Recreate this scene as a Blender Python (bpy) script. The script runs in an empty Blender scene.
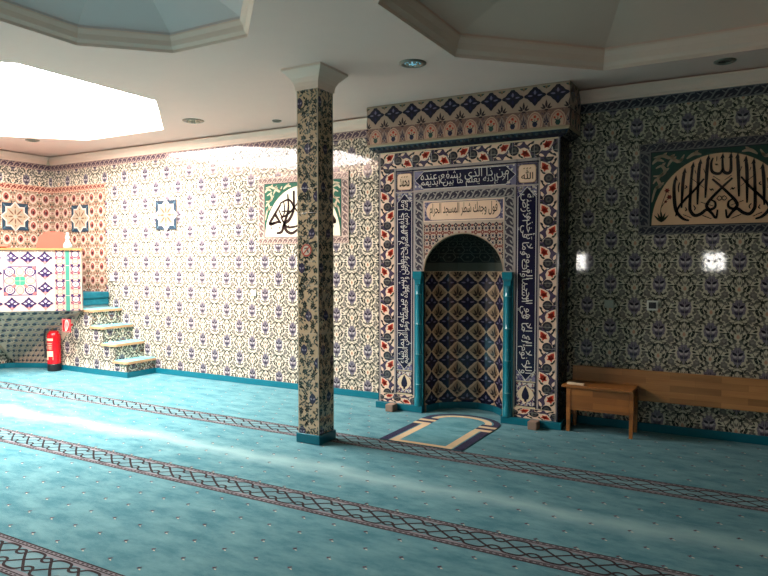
import bpy, bmesh, math, random
from mathutils import Vector, noise
random.seed(7)
PI = math.pi
scene = bpy.context.scene
COL = scene.collection
sin, cos = math.sin, math.cos

# ------------------------------------------------------------------ materials
def lin(h):
    h = h.lstrip('#')
    c = [int(h[i:i + 2], 16) / 255 for i in (0, 2, 4)]
    return tuple(x / 12.92 if x <= .04045 else ((x + .055) / 1.055) ** 2.4 for x in c) + (1,)

MATS = {}
TX, TZ = .2185, .211

def new_mat(name):
    m = bpy.data.materials.new(name)
    m.use_nodes = True
    nt = m.node_tree
    return m, nt, nt.nodes['Principled BSDF']

def N(nt, t, **kw):
    n = nt.nodes.new(t)
    for k, v in kw.items():
        setattr(n, k, v)
    return n

def mth(nt, op, a, b=None, c=None):
    n = nt.nodes.new('ShaderNodeMath')
    n.operation = op
    for i, v in enumerate((a, b, c)):
        if v is None:
            continue
        if isinstance(v, (int, float)):
            n.inputs[i].default_value = v
        else:
            nt.links.new(v, n.inputs[i])
    return n.outputs[0]

def mixc(nt, f, a, b, mode='MIX'):
    n = nt.nodes.new('ShaderNodeMix')
    n.data_type = 'RGBA'
    n.blend_type = mode
    for idx, v in ((0, f), (6, a), (7, b)):
        if isinstance(v, (int, float)):
            n.inputs[idx].default_value = v
        elif isinstance(v, tuple):
            n.inputs[idx].default_value = v
        else:
            nt.links.new(v, n.inputs[idx])
    return n.outputs[2]

def noise_tex(nt, scale, detail=3, rough=.5, vec=None):
    n = nt.nodes.new('ShaderNodeTexNoise')
    n.inputs['Scale'].default_value = scale
    n.inputs['Detail'].default_value = detail
    n.inputs['Roughness'].default_value = rough
    if vec is not None:
        nt.links.new(vec, n.inputs['Vector'])
    return n.outputs['Fac']

def tile(hexc, rough=.09, grout=True, x0=-.308, wob=.02, coat=.8):
    """glazed ceramic: colour + slight firing variation, pale grout joints, wavy glaze"""
    key = ('tile', hexc, rough, grout, x0, coat)
    if key in MATS:
        return MATS[key]
    m, nt, b = new_mat('glazed_tile_' + hexc.strip('#'))
    geo = N(nt, 'ShaderNodeNewGeometry')
    pos = geo.outputs['Position']
    nf = noise_tex(nt, 9, 2, .5, pos)
    colr = mixc(nt, mth(nt, 'MULTIPLY_ADD', nf, .5, 0.0), lin(hexc), tuple(c * .72 for c in lin(hexc)[:3]) + (1,))
    bump = N(nt, 'ShaderNodeBump')
    bump.inputs['Strength'].default_value = .35
    bump.inputs['Distance'].default_value = .02
    h = mth(nt, 'MULTIPLY', noise_tex(nt, 5.5, 2, .5, pos), wob)
    if grout:
        sp = N(nt, 'ShaderNodeSeparateXYZ'); nt.links.new(pos, sp.inputs[0])
        sn = N(nt, 'ShaderNodeSeparateXYZ'); nt.links.new(geo.outputs['True Normal'], sn.inputs[0])
        side = mth(nt, 'GREATER_THAN', mth(nt, 'ABSOLUTE', sn.outputs[0]), .75)
        u = mth(nt, 'ADD', mth(nt, 'MULTIPLY', sp.outputs[1], side), mth(nt, 'MULTIPLY', sp.outputs[0], mth(nt, 'SUBTRACT', 1.0, side)))
        def joint(c, o, T):
            f = mth(nt, 'FRACT', mth(nt, 'DIVIDE', mth(nt, 'SUBTRACT', c, o - 40 * T), T))
            d = mth(nt, 'MULTIPLY', mth(nt, 'MINIMUM', f, mth(nt, 'SUBTRACT', 1.0, f)), T)
            return mth(nt, 'LESS_THAN', d, .0016)
        g = mth(nt, 'MAXIMUM', joint(u, x0, TX), joint(sp.outputs[2], 1.396, TZ))
        gc = tuple(.5 * c + .5 * d for c, d in zip(lin(hexc)[:3], (.55, .52, .46))) + (1,)
        colr = mixc(nt, g, colr, gc)
        h = mth(nt, 'SUBTRACT', h, mth(nt, 'MULTIPLY', g, .05))
    nt.links.new(h, bump.inputs['Height'])
    nt.links.new(bump.outputs[0], b.inputs['Normal'])
    nt.links.new(colr, b.inputs['Base Color'])
    b.inputs['Roughness'].default_value = .5
    b.inputs['IOR'].default_value = 1.5
    b.inputs['Coat Weight'].default_value = coat
    b.inputs['Coat Roughness'].default_value = .045
    b.inputs['Specular IOR Level'].default_value = .07
    nt.links.new(bump.outputs[0], b.inputs['Coat Normal'])
    MATS[key] = m
    return m

def plain(name, hexc, rough=.5, metal=0., bump=0., bscale=60., var=.25):
    if name in MATS:
        return MATS[name]
    m, nt, b = new_mat(name)
    tc = N(nt, 'ShaderNodeTexCoord')
    nf = noise_tex(nt, 6, 4, .55, tc.outputs['Object'])
    c = lin(hexc)
    colr = mixc(nt, mth(nt, 'MULTIPLY', nf, var), c, tuple(x * .6 for x in c[:3]) + (1,))
    nt.links.new(colr, b.inputs['Base Color'])
    b.inputs['Roughness'].default_value = rough
    b.inputs['Metallic'].default_value = metal
    if bump:
        bp = N(nt, 'ShaderNodeBump')
        bp.inputs['Strength'].default_value = bump
        bp.inputs['Distance'].default_value = .003
        nt.links.new(noise_tex(nt, bscale, 4, .6, tc.outputs['Object']), bp.inputs['Height'])
        nt.links.new(bp.outputs[0], b.inputs['Normal'])
    MATS[name] = m
    return m

def carpet(name, hexa, hexb, pale_band=False):
    if name in MATS:
        return MATS[name]
    m, nt, b = new_mat(name)
    geo = N(nt, 'ShaderNodeNewGeometry')
    pos = geo.outputs['Position']
    mp = N(nt, 'ShaderNodeMapping'); nt.links.new(pos, mp.inputs[0])
    mp.inputs['Scale'].default_value = (1.0, 2.2, 1)
    mp.inputs['Rotation'].default_value = (0, 0, .5)
    n1 = noise_tex(nt, 3.4, 6, .66, mp.outputs[0])
    f = mth(nt, 'SMOOTHSTEP' if False else 'MULTIPLY_ADD', n1, 3.2, -1.15)
    if pale_band:
        sp = N(nt, 'ShaderNodeSeparateXYZ'); nt.links.new(pos, sp.inputs[0])
        y = mth(nt, 'ADD', sp.outputs[1], mth(nt, 'MULTIPLY_ADD', noise_tex(nt, 1.3, 3, .5, pos), .34, -.17))
        band = mth(nt, 'MAXIMUM', mth(nt, 'SUBTRACT', 1.0, mth(nt, 'DIVIDE', mth(nt, 'ABSOLUTE', mth(nt, 'SUBTRACT', y, 4.13)), .17)), 0.)
    fc = N(nt, 'ShaderNodeClamp'); nt.links.new(f, fc.inputs[0])
    colr = mixc(nt, fc.outputs[0], lin(hexa), lin(hexb))
    if pale_band:
        colr = mixc(nt, mth(nt, 'MULTIPLY', band, .5), colr, lin('#a9cfcf'))  # mixes in a paler strip running along X, edges wobbled by noise
    fine = noise_tex(nt, 260, 2, .6, pos)
    colr = mixc(nt, mth(nt, 'MULTIPLY', fine, .35), colr, tuple(x * .55 for x in lin(hexa)[:3]) + (1,))
    nt.links.new(colr, b.inputs['Base Color'])
    b.inputs['Roughness'].default_value = .95
    b.inputs['Specular IOR Level'].default_value = .1
    b.inputs['Sheen Weight'].default_value = .08
    b.inputs['Sheen Roughness'].default_value = .5
    bp = N(nt, 'ShaderNodeBump')
    bp.inputs['Strength'].default_value = .5
    bp.inputs['Distance'].default_value = .006
    nt.links.new(mth(nt, 'ADD', fine, mth(nt, 'MULTIPLY', n1, 2.)), bp.inputs['Height'])
    nt.links.new(bp.outputs[0], b.inputs['Normal'])
    MATS[name] = m
    return m

def wood(name, hexa, hexb, axis='X'):
    if name in MATS:
        return MATS[name]
    m, nt, b = new_mat(name)
    geo = N(nt, 'ShaderNodeNewGeometry')
    mp = N(nt, 'ShaderNodeMapping'); nt.links.new(geo.outputs['Position'], mp.inputs[0])
    mp.inputs['Scale'].default_value = (1.2, 14, 14) if axis == 'X' else (14, 14, 1.2)
    g = noise_tex(nt, 2.2, 5, .6, mp.outputs[0])
    br = N(nt, 'ShaderNodeTexBrick')
    mp2 = N(nt, 'ShaderNodeMapping'); nt.links.new(geo.outputs['Position'], mp2.inputs[0])
    mp2.inputs['Rotation'].default_value = (PI / 2, 0, 0)
    nt.links.new(mp2.outputs[0], br.inputs['Vector'])
    br.inputs['Scale'].default_value = 1
    br.inputs['Brick Width'].default_value = .42
    br.inputs['Row Height'].default_value = .058
    br.inputs['Mortar Size'].default_value = .0008
    br.inputs['Color1'].default_value = (.25, .25, .25, 1)
    br.inputs['Color2'].default_value = (1, 1, 1, 1)
    br.inputs['Mortar'].default_value = (.1, .1, .1, 1)
    c1 = mixc(nt, g, lin(hexa), lin(hexb))
    c2 = mixc(nt, .6, c1, br.outputs[0], 'MULTIPLY')
    nt.links.new(c2, b.inputs['Base Color'])
    b.inputs['Roughness'].default_value = .38
    MATS[name] = m
    return m

def emit(name, col, s):
    if name in MATS:
        return MATS[name]
    m, nt, b = new_mat(name)
    b.inputs['Base Color'].default_value = (.8, .8, .8, 1)
    b.inputs['Emission Color'].default_value = col
    b.inputs['Emission Strength'].default_value = s
    MATS[name] = m
    return m

CREAM, WHITE = '#e3d8c2', '#e6e0d6'
OLIVE, GREEN, SLATE, INK = '#4a5046', '#23302a', '#3f3e4e', '#16172a'
NAVY, RED, PALE, GREY = '#0f0f30', '#c2452c', '#cfc6b8', '#6e6a6a'
ORANGE, TEAL, PINK, BROWN = '#c98a5a', '#0a7f94', '#dca994', '#4a2620'
SKIRT = '#0b6678'

# ------------------------------------------------------------------ objects
def tag(o, label=None, cat=None, group=None, kind=None):
    for k, v in (('label', label), ('category', cat), ('group', group), ('kind', kind)):
        if v:
            o[k] = v
    return o

def wloc(p):
    v = Vector((0, 0, 0))
    while p is not None:
        v += p.location
        p = p.parent
    return v

def thing(name, label, cat, loc, group=None):
    o = bpy.data.objects.new(name, None)
    o.empty_display_size = .1
    o.location = loc
    COL.objects.link(o)
    return tag(o, label, cat, group)

def link_mesh(name, verts, faces, idx, mats, parent=None, loc=None, smooth=False):
    org = wloc(parent) if parent is not None else Vector(loc or (0, 0, 0))
    me = bpy.data.meshes.new(name)
    me.from_pydata([(v[0] - org.x, v[1] - org.y, v[2] - org.z) for v in verts], [], faces)
    for m in mats:
        me.materials.append(m)
    if idx:
        me.polygons.foreach_set('material_index', idx)
    if smooth:
        me.polygons.foreach_set('use_smooth', [True] * len(me.polygons))
    me.update()
    o = bpy.data.objects.new(name, me)
    COL.objects.link(o)
    if parent is not None:
        o.parent = parent
    else:
        o.location = org
    return o

class G:
    """collects shapes in world coordinates; build() links ONE mesh"""
    def __init__(s):
        s.v, s.f, s.i, s.m = [], [], [], []
    def mi(s, m):
        if m not in s.m:
            s.m.append(m)
        return s.m.index(m)
    def poly(s, pts, m):
        n = len(s.v)
        s.v += [tuple(p) for p in pts]
        s.f.append(tuple(range(n, n + len(pts))))
        s.i.append(s.mi(m))
    def box(s, a, b, m, bev=0.):
        bm = bmesh.new()
        bmesh.ops.create_cube(bm, size=1)
        for v in bm.verts:
            v.co = Vector([a[k] + (v.co[k] + .5) * (b[k] - a[k]) for k in range(3)])
        if bev:
            bmesh.ops.bevel(bm, geom=bm.edges[:], offset=bev, segments=2, affect='EDGES', profile=.5)
        s.bm(bm, m)
    def bm(s, bm, m, mat=None):
        bmesh.ops.recalc_face_normals(bm, faces=bm.faces[:])
        bm.verts.index_update()
        n = len(s.v)
        for v in bm.verts:
            s.v.append(tuple(mat @ v.co if mat else v.co))
        k = s.mi(m)
        for f in bm.faces:
            s.f.append(tuple(n + v.index for v in f.verts))
            s.i.append(k)
        bm.free()
    def lathe(s, c, prof, m, seg=24, axis='Z', a0=0, a1=2 * PI):
        """prof: list of (r, h)"""
        n = len(s.v)
        full = abs(a1 - a0 - 2 * PI) < 1e-6
        cnt = seg if full else seg + 1
        for r, h in prof:
            for k in range(cnt):
                a = a0 + (a1 - a0) * k / seg
                p = (r * cos(a), r * sin(a), h)
                if axis == 'Y':
                    p = (p[0], p[2], p[1])
                elif axis == 'X':
                    p = (p[2], p[0], p[1])
                s.v.append((c[0] + p[0], c[1] + p[1], c[2] + p[2]))
        mi = s.mi(m)
        for j in range(len(prof) - 1):
            for k in range(seg):
                a, b = n + j * cnt + k, n + j * cnt + (k + 1) % cnt
                s.f.append((a, b, b + cnt, a + cnt) if axis != 'Y' else (a, a + cnt, b + cnt, b)); s.i.append(mi)
    def prism(s, pts, z0, z1, m):
        """vertical prism over XY polygon (CCW)"""
        a = sum(pts[i][0] * pts[(i + 1) % len(pts)][1] - pts[(i + 1) % len(pts)][0] * pts[i][1] for i in range(len(pts)))
        if a < 0:
            pts = pts[::-1]
        s.poly([(x, y, z1) for x, y in pts], m)
        s.poly([(x, y, z0) for x, y in pts[::-1]], m)
        for i in range(len(pts)):
            (x0, y0), (x1, y1) = pts[i], pts[(i + 1) % len(pts)]
            s.poly([(x0, y0, z0), (x1, y1, z0), (x1, y1, z1), (x0, y0, z1)], m)
    def loft(s, rings, m, caps=True):
        for r0, r1 in zip(rings, rings[1:]):
            n = len(r0)
            for i in range(n):
                s.poly([r0[i], r0[(i + 1) % n], r1[(i + 1) % n], r1[i]], m)
        if caps:
            s.poly(rings[0][::-1], m)
            s.poly(rings[-1], m)
    def tube(s, pts, r, m, seg=8):
        bm = bmesh.new()
        pts = [Vector(p) for p in pts]
        rings = []
        for i, p in enumerate(pts):
            d = (pts[min(i + 1, len(pts) - 1)] - pts[max(i - 1, 0)]).normalized()
            u = d.orthogonal().normalized() if i == 0 else (rings_u - d * rings_u.dot(d)).normalized()
            rings_u = u
            w = d.cross(u)
            rings.append([bm.verts.new(p + r * (cos(2 * PI * k / seg) * u + sin(2 * PI * k / seg) * w)) for k in range(seg)])
        for a, b in zip(rings, rings[1:]):
            for k in range(seg):
                bm.faces.new((a[k], a[(k + 1) % seg], b[(k + 1) % seg], b[k]))
        bm.faces.new(rings[0][::-1]); bm.faces.new(rings[-1])
        s.bm(bm, m)
    def build(s, name, parent=None, loc=None, smooth=False):
        return link_mesh(name, s.v, s.f, s.i, s.m, parent, loc, smooth)

# --------------------------------------------------- flat pattern drawing (u, v)
def ell(cx, cy, rx, ry=None, n=10, rot=0.):
    ry = rx if ry is None else ry
    return [(cx + rx * cos(2 * PI * k / n) * cos(rot) - ry * sin(2 * PI * k / n) * sin(rot),
             cy + rx * cos(2 * PI * k / n) * sin(rot) + ry * sin(2 * PI * k / n) * cos(rot)) for k in range(n)]

def leaf(x0, y0, x1, y1, w, n=3):
    dx, dy = x1 - x0, y1 - y0
    l = math.hypot(dx, dy) or 1
    nx, ny = -dy / l * w, dx / l * w
    a, b = [], []
    for k in range(1, n + 1):
        t = k / (n + 1)
        q = sin(PI * t ** .8)
        a.append((x0 + dx * t + nx * q, y0 + dy * t + ny * q))
        b.append((x0 + dx * t - nx * q, y0 + dy * t - ny * q))
    return [(x0, y0)] + b + [(x1, y1)] + a[::-1]

def rect(x0, y0, x1, y1):
    return [(x0, y0), (x1, y0), (x1, y1), (x0, y1)]

def star(cx, cy, r0, r1, n=8, rot=0.):
    return [(cx + (r0 if k % 2 == 0 else r1) * cos(PI * k / n + rot), cy + (r0 if k % 2 == 0 else r1) * sin(PI * k / n + rot)) for k in range(2 * n)]

PROF_FAT = [(1, 0), (.90, .30), (.70, .56), (.42, .78), (.16, .90)]
PROF_DIA = [(1, 0), (.74, .22), (.5, .46), (.26, .72)]
PROF_LOBE = [(1, 0), (.88, .14), (.66, .24), (.54, .38), (.44, .52), (.27, .64), (.14, .84)]
def ogee(cx, cy, w, h, prof=PROF_FAT):
    """lobed lozenge: one quadrant profile mirrored four times"""
    q1 = prof + [(0, 1)]
    pts = q1[:-1] + [(-x, y) for x, y in q1[::-1]][:-1] + [(-x, -y) for x, y in q1][:-1] + [(x, -y) for x, y in q1[::-1]][:-1]
    return [(cx + w * x, cy + h * y) for x, y in pts]

def smooth(pts, n=5):
    if len(pts) < 3:
        return pts
    P = [pts[0]] + list(pts) + [pts[-1]]
    out = []
    for i in range(1, len(P) - 2):
        p0, p1, p2, p3 = P[i - 1], P[i], P[i + 1], P[i + 2]
        for k in range(n):
            t = k / n
            out.append(tuple(.5 * (2 * p1[j] + (p2[j] - p0[j]) * t + (2 * p0[j] - 5 * p1[j] + 4 * p2[j] - p3[j]) * t * t + (3 * p1[j] - p0[j] - 3 * p2[j] + p3[j]) * t ** 3) for j in (0, 1)))
    out.append(pts[-1])
    return out

def ribbon(pts, w, taper=None):
    """list of quads along a polyline; taper(t) scales the width"""
    L, R = [], []
    n = len(pts)
    for i, p in enumerate(pts):
        a, b = pts[max(i - 1, 0)], pts[min(i + 1, n - 1)]
        dx, dy = b[0] - a[0], b[1] - a[1]
        l = math.hypot(dx, dy) or 1e-9
        ww = w * .5 * (taper(i / (n - 1)) if taper else 1)
        L.append((p[0] - dy / l * ww, p[1] + dx / l * ww))
        R.append((p[0] + dy / l * ww, p[1] - dx / l * ww))
    return [[R[i], R[i + 1], L[i + 1], L[i]] for i in range(n - 1)]

def clip(poly, x0, y0, x1, y1):
    for ax, lim, sg in ((0, x0, 1), (0, x1, -1), (1, y0, 1), (1, y1, -1)):
        out = []
        for i in range(len(poly)):
            a, b = poly[i - 1], poly[i]
            da, db = sg * (a[ax] - lim), sg * (b[ax] - lim)
            if (da >= 0) != (db >= 0):
                t = da / (da - db)
                out.append((a[0] + t * (b[0] - a[0]), a[1] + t * (b[1] - a[1])))
            if db >= 0:
                out.append(b)
        poly = out
        if len(poly) < 3:
            return []
    return poly

def area(p):
    return .5 * sum(p[i - 1][0] * p[i][1] - p[i][0] * p[i - 1][1] for i in range(len(p)))

LAY = .0005
class Pat(G):
    def __init__(s, org, u, v, n, fmap=None):
        super().__init__()
        s.o, s.u, s.w, s.n = Vector(org), Vector(u), Vector(v), Vector(n)
        s.fmap = fmap
        s.rect = None
    def at(s, x, y, d=0.):
        if s.fmap:
            return s.fmap(x, y, d)
        return tuple(s.o + s.u * x + s.w * y + s.n * d)
    def add(s, p, lay, m):
        if s.rect:
            p = clip(p, *s.rect)
            if not p:
                return
        a = area(p)
        if abs(a) < 1e-7:
            return
        if a < 0:
            p = p[::-1]
        s.poly([s.at(x, y, .0006 + LAY * lay) for x, y in p], m)
    def adds(s, ps, lay, m):
        for p in ps:
            s.add(p, lay, m)
    def cell(s, cell, cx, cy, sx=1., sy=1., lay=0, rot=0):
        for l, m, p in cell:
            q = [(x * sx, y * sy) for x, y in p]
            if rot == 1:
                q = [(-y, x) for x, y in q]
            elif rot == 2:
                q = [(-x, -y) for x, y in q]
            elif rot == 3:
                q = [(y, -x) for x, y in q]
            s.add([(cx + x, cy + y) for x, y in q], l + lay, m)
    def slab(s, x0, y0, x1, y1, t, m):
        """backing box of thickness t behind the pattern plane"""
        c = [s.at(x, y, d) for d in (-t, 0) for x, y in rect(x0, y0, x1, y1)]
        for f in ((4, 5, 6, 7), (3, 2, 1, 0), (0, 1, 5, 4), (1, 2, 6, 5), (2, 3, 7, 6), (3, 0, 4, 7)):
            s.poly([c[k] for k in f], m)

def plane_back(y):      # faces -Y; (u, v) = (X, Z)
    return Pat((0, y, 0), (1, 0, 0), (0, 0, 1), (0, -1, 0))
def plane_right(x):     # faces +X; (u, v) = (Y, Z)
    return Pat((x, 0, 0), (0, 1, 0), (0, 0, 1), (1, 0, 0))
def plane_left(x):      # faces -X; (u, v) = (-Y, Z)
    return Pat((x, 0, 0), (0, -1, 0), (0, 0, 1), (-1, 0, 0))
def plane_front(y):     # faces +Y; (u, v) = (-X, Z)
    return Pat((0, y, 0), (-1, 0, 0), (0, 0, 1), (0, 1, 0))
def plane_floor(z=0):
    return Pat((0, 0, z), (1, 0, 0), (0, 1, 0), (0, 0, 1))

def mir(c):
    return c + [(l, m, [(-x, y) for x, y in p][::-1]) for l, m, p in c]

# ------------------------------------------------------------------ tile designs
def cream_cell(g=True, x0=-.308, dense=True):
    t = lambda h: tile(h, grout=g, x0=x0)
    ol, gr, sl, ink, pa, og, lil, blo = t('#66665c'), t('#333833'), t('#746d78'), t('#26232e'), t('#b3acae'), t('#b98a70'), t('#454150'), t('#77736c')
    H = []
    # leaves and blossoms, right half; mirrored
    def flower(x, y, r, a):
        o = [(2, gr, star(x, y, r, r * .45, 5, a))]
        for k in range(3):
            b = a + 2.1 * k + .5
            o.append((1, gr, leaf(x + r * .5 * cos(b), y + r * .5 * sin(b), x + r * 2.1 * cos(b), y + r * 2.1 * sin(b), r * .30)))
        return o
    H += flower(.138, -.015, .024, .5) + flower(.038, -.148, .024, .2)
    H += [(1, blo, star(.108, -.088, .036, .027, 7)), (2, t('#8a857c'), star(.108, -.088, .018, .009, 6))]
    H += [(1, ol, leaf(.062, .065, .108, .084, .013)), (1, gr, leaf(.050, .090, .078, .132, .012)), (1, ol, leaf(.018, .105, .045, .165, .012)),
          (1, gr, leaf(.090, .110, .128, .124, .010)), (1, ol, leaf(.064, -.06, .096, -.035, .011)), (1, gr, leaf(.066, .018, .108, .004, .010)),
          (1, ol, leaf(.140, .050, .172, .092, .012)), (1, gr, leaf(.03, -.100, .070, -.078, .009)), (1, ol, leaf(.155, -.130, .186, -.172, .010)),
          (1, blo, leaf(.085, .030, .128, .050, .011)), (1, gr, leaf(.165, -.05, .200, -.075, .009)), (1, ol, leaf(.075, -.128, .10, -.175, .010)),
          (1, gr, leaf(.125, -.13, .16, -.118, .008)), (1, blo, leaf(.11, .075, .16, .115, .010)), (1, ol, leaf(.0, -.11, .03, -.085, .007)),
          (1, gr, leaf(.18, .02, .205, -.02, .008)), (1, ol, leaf(.07, -.02, .10, -.008, .009)), (1, gr, leaf(.06, .145, .09, .19, .009)), (1, blo, leaf(.10, .15, .13, .2, .010))]
    for pts in ([(.0, .10), (.05, .105), (.10, .06), (.138, -.01)], [(.0, -.1), (.06, -.13), (.11, -.09)], [(.11, -.09), (.16, -.07), (.19, .0), (.2, .07)],
                [(.02, -.16), (.08, -.165), (.15, -.14), (.2, -.15)]):
        for q in ribbon(smooth(pts, 3), .006):
            H.append((1, ol, q))
    for k in range(5):          # frilled outline of the palmette
        a = -1.2 + .6 * k
        H.append((1, sl, leaf(.046 * cos(a), .064 * sin(a), .062 * cos(a), .084 * sin(a), .012)))
    H.append((3, pa, leaf(.008, -.018, .040, .008, .013)))
    H.append((4, ink, leaf(.004, .000, .046, .032, .012)))
    H.append((3, lil, leaf(.004, -.056, .036, -.026, .012)))
    H += [(1, gr, leaf(.075, .03, .09, .06, .007)), (1, ol, leaf(.07, -.035, .075, -.07, .007)), (1, blo, leaf(.03, .125, .05, .095, .007)), (1, ol, leaf(.01, .12, .02, .15, .007)), (1, gr, leaf(.185, .10, .21, .14, .008)),
          (1, ol, leaf(.15, .01, .17, .045, .008)), (1, blo, leaf(.19, -.11, .215, -.14, .009)), (1, ol, leaf(.05, -.185, .085, -.205, .008)), (1, blo, leaf(.015, .200, .052, .238, .012)), (1, gr, leaf(.030, .160, .062, .198, .010)), (1, ol, leaf(.004, .205, .012, .250, .007)),
          (1, blo, leaf(.072, .058, .070, .095, .009)), (1, ol, leaf(.078, -.015, .098, -.055, .008)), (1, blo, leaf(.045, -.095, .058, -.068, .008)), (1, ol, leaf(.19, .05, .215, .08, .009))]
    C = mir(H)
    C += [(2, sl, ogee(0, -.002, .059, .082)), (3, lil, leaf(0, .022, 0, .060, .012)), (3, ink, leaf(0, -.02, 0, -.062, .008)),
          (2, og, leaf(0, .150, 0, .196, .013)), (1, sl, leaf(0, -.07, 0, -.112, .010))]
    return C

def cream_field(p, x0, z0, x1, z1, px, pz, g=True, tx=TX, tz=TZ, step=1.):
    """lattice of palmettes over a rectangle"""
    cell = cream_cell(g, -.308)
    p.rect = (x0, z0, x1, z1)
    for i in range(int((x0 - px) / tx) - 2, int((x1 - px) / tx) + 3):
        for j in range(int((z0 - pz) / tz) - 2, int((z1 - pz) / tz) + 3):
            if (i + j) % 2 == 0:
                p.cell(cell, px + i * tx, pz + j * tz)
    p.rect = None

def red_cell():
    t = lambda h: tile(h, grout=True)
    cr, rd, nv, gn, rs = t('#cdbba8'), t('#86352e'), t('#321c22'), t('#40443c'), t('#b0948a')
    H = [(1, gn, leaf(.068, .05, .098, .085, .012)), (1, gn, leaf(.068, -.05, .095, -.085, .012)), (1, rd, star(.106, .105, .022, .011, 6)),
         (1, cr, leaf(.055, .085, .088, .10, .010)), (1, nv, ell(.055, .100, .012, .008, 6)), (1, nv, ell(.03, -.098, .012, .008, 6)),
         (1, cr, leaf(.07, .0, .09, .03, .008)), (1, cr, leaf(.07, .0, .09, -.03, .008)), (2, rs, star(.108, 0, .026, .014, 6)), (3, rd, ell(.108, 0, .011, .011, 6)),
         (1, nv, leaf(.075, -.095, .10, -.06, .006)), (3, gn, leaf(.014, -.03, .042, .012, .008))]
    return mir(H) + [(1, cr, ell(0, 0, .064, .078, 12)), (2, t('#b5978a'), ell(0, 0, .054, .068, 12)), (3, rd, ogee(0, .006, .040, .058)), (4, nv, ell(0, .0, .018, .030, 8)),
                     (4, rs, leaf(0, .012, 0, .045, .007))]

def diamond_cell(nv='#0e0f2c', w=.110, h=.104, lily='#77728e', inner='#1e1e48', fat=1.):
    """navy lobed lozenge with a pale lily (one TX x TZ unit)"""
    t = lambda c: tile(c, grout=False)
    n, pk, bl = t(nv), t(lily), t(inner)
    C = [(3, n, ogee(0, 0, w, h, PROF_LOBE)), (4, pk, leaf(0, .008, 0, .058, .013 * fat)), (4, pk, leaf(.022, 0, .072, .004, .009 * fat)), (4, pk, leaf(-.022, 0, -.072, .004, .009 * fat)),
         (4, bl, leaf(.01, .02, .034, .045, .008)), (4, bl, leaf(-.01, .02, -.034, .045, .008)), (4, bl, leaf(0, -.02, 0, -.07, .013))]
    return C

def palmette_cell(k='#3a2c2a', b='#a8946f'):
    t = lambda c: tile(c, grout=False)
    kk = t(k)
    C = [(1, t(b), ogee(0, 0, .088, .085, PROF_DIA))] if b else []
    for a in (-72, -38, 38, 72):
        r = .074 - abs(a) * .0002
        C.append((2, kk, leaf(.014 * sin(math.radians(a)), -.038, r * sin(math.radians(a)), -.040 + r * cos(math.radians(a)) * 1.30, .0105)))
    C += [(2, kk, leaf(0, -.03, 0, .068, .012)), (2, kk, ell(0, -.052, .020, .012, 8))]
    return C

def braid(p, x0, y0, x1, y1, horizontal=True, bg='#3c3c4e', fg='#a9a29a', lay=0, coat=.8, pitch=1.05):
    """scrolled plait border inside a rectangle"""
    B, F = tile(bg, grout=False, coat=coat), tile(fg, grout=False, coat=coat)
    p.add(rect(x0, y0, x1, y1), lay + 1, F)
    e = .10 * (min(x1 - x0, y1 - y0))
    p.add(rect(x0 + e, y0 + e, x1 - e, y1 - e), lay + 2, B)
    L, W = (x1 - x0, y1 - y0) if horizontal else (y1 - y0, x1 - x0)
    n = max(1, round(L / (W * pitch)))
    d = L / n
    hw = W * .5 - e * 1.2
    old = p.rect
    p.rect = (x0 + e * .5, y0 + e * .5, x1 - e * .5, y1 - e * .5)
    for k in range(n + 1):
        c = k * d
        qs = ribbon(smooth([(c - d * .62, -hw), (c - d * .30, -hw * .75), (c + d * .05, hw * .75), (c + d * .40, hw)], 3), W * .15)
        qs += [leaf(c - d * .02, -hw * .9, c + d * .45, -hw * .05, W * .075), leaf(c + d * .02 - d * .5, hw * .9, c - d * .02 - d * .05, hw * .05, W * .06)]
        qs += ribbon([(c + d * .10, -hw * .95), (c + d * .52, -hw * .95)], W * .06)
        for q in qs:
            if horizontal:
                q = [(x0 + a, (y0 + y1) / 2 + b) for a, b in q]
            else:
                q = [((x0 + x1) / 2 - b, y0 + a) for a, b in q]
            p.add(q, lay + 3, F)
    p.rect = old

def tulip_cell():
    """one TZ long unit of the red tulip border running along +u, width about .165"""
    t = lambda c: tile(c, grout=True)
    dk, rd, cr, pu, gn, wh = t('#2b2a31'), t('#cf4630'), t('#eccfb4'), t('#4a3d54'), t('#2c332f'), t(WHITE)
    C = [(4, dk, ell(0, 0, .049, .049, 14)), (5, t('#504c4a'), ell(0, 0, .030, .030, 10)), (6, dk, star(0, 0, .018, .009, 6))]
    C += [(1, pu, [(.0, -.083), (.10, -.083), (.16, -.01), (.212, .045), (.212, .083), (.15, .083), (.105, .083), (.10, .02), (.03, -.04)])]
    C += [(2, cr, leaf(.045, -.01, .175, .078, .050)), (2, cr, leaf(.10, -.085, .20, -.035, .022)), (2, cr, leaf(.03, -.05, .085, -.075, .014)), (2, wh, leaf(.15, -.01, .20, .03, .014)),
          (3, rd, star(.106, .034, .042, .024, 5, .4)), (3, rd, leaf(.085, .020, .160, .066, .026)), (4, gn, leaf(.062, .058, .094, .080, .009)), (4, t('#8e2a20'), leaf(.10, .03, .14, .05, .008)),
          (3, dk, leaf(.125, -.03, .175, -.07, .010)), (3, gn, leaf(.045, .03, .065, .07, .011)), (3, dk, leaf(-.045, .05, -.012, .080, .012)), (3, dk, leaf(.0, -.055, .040, -.080, .012)),
          (3, gn, leaf(-.02, -.05, -.035, -.083, .011)), (3, dk, leaf(.16, .02, .185, -.012, .008))]
    return C

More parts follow.
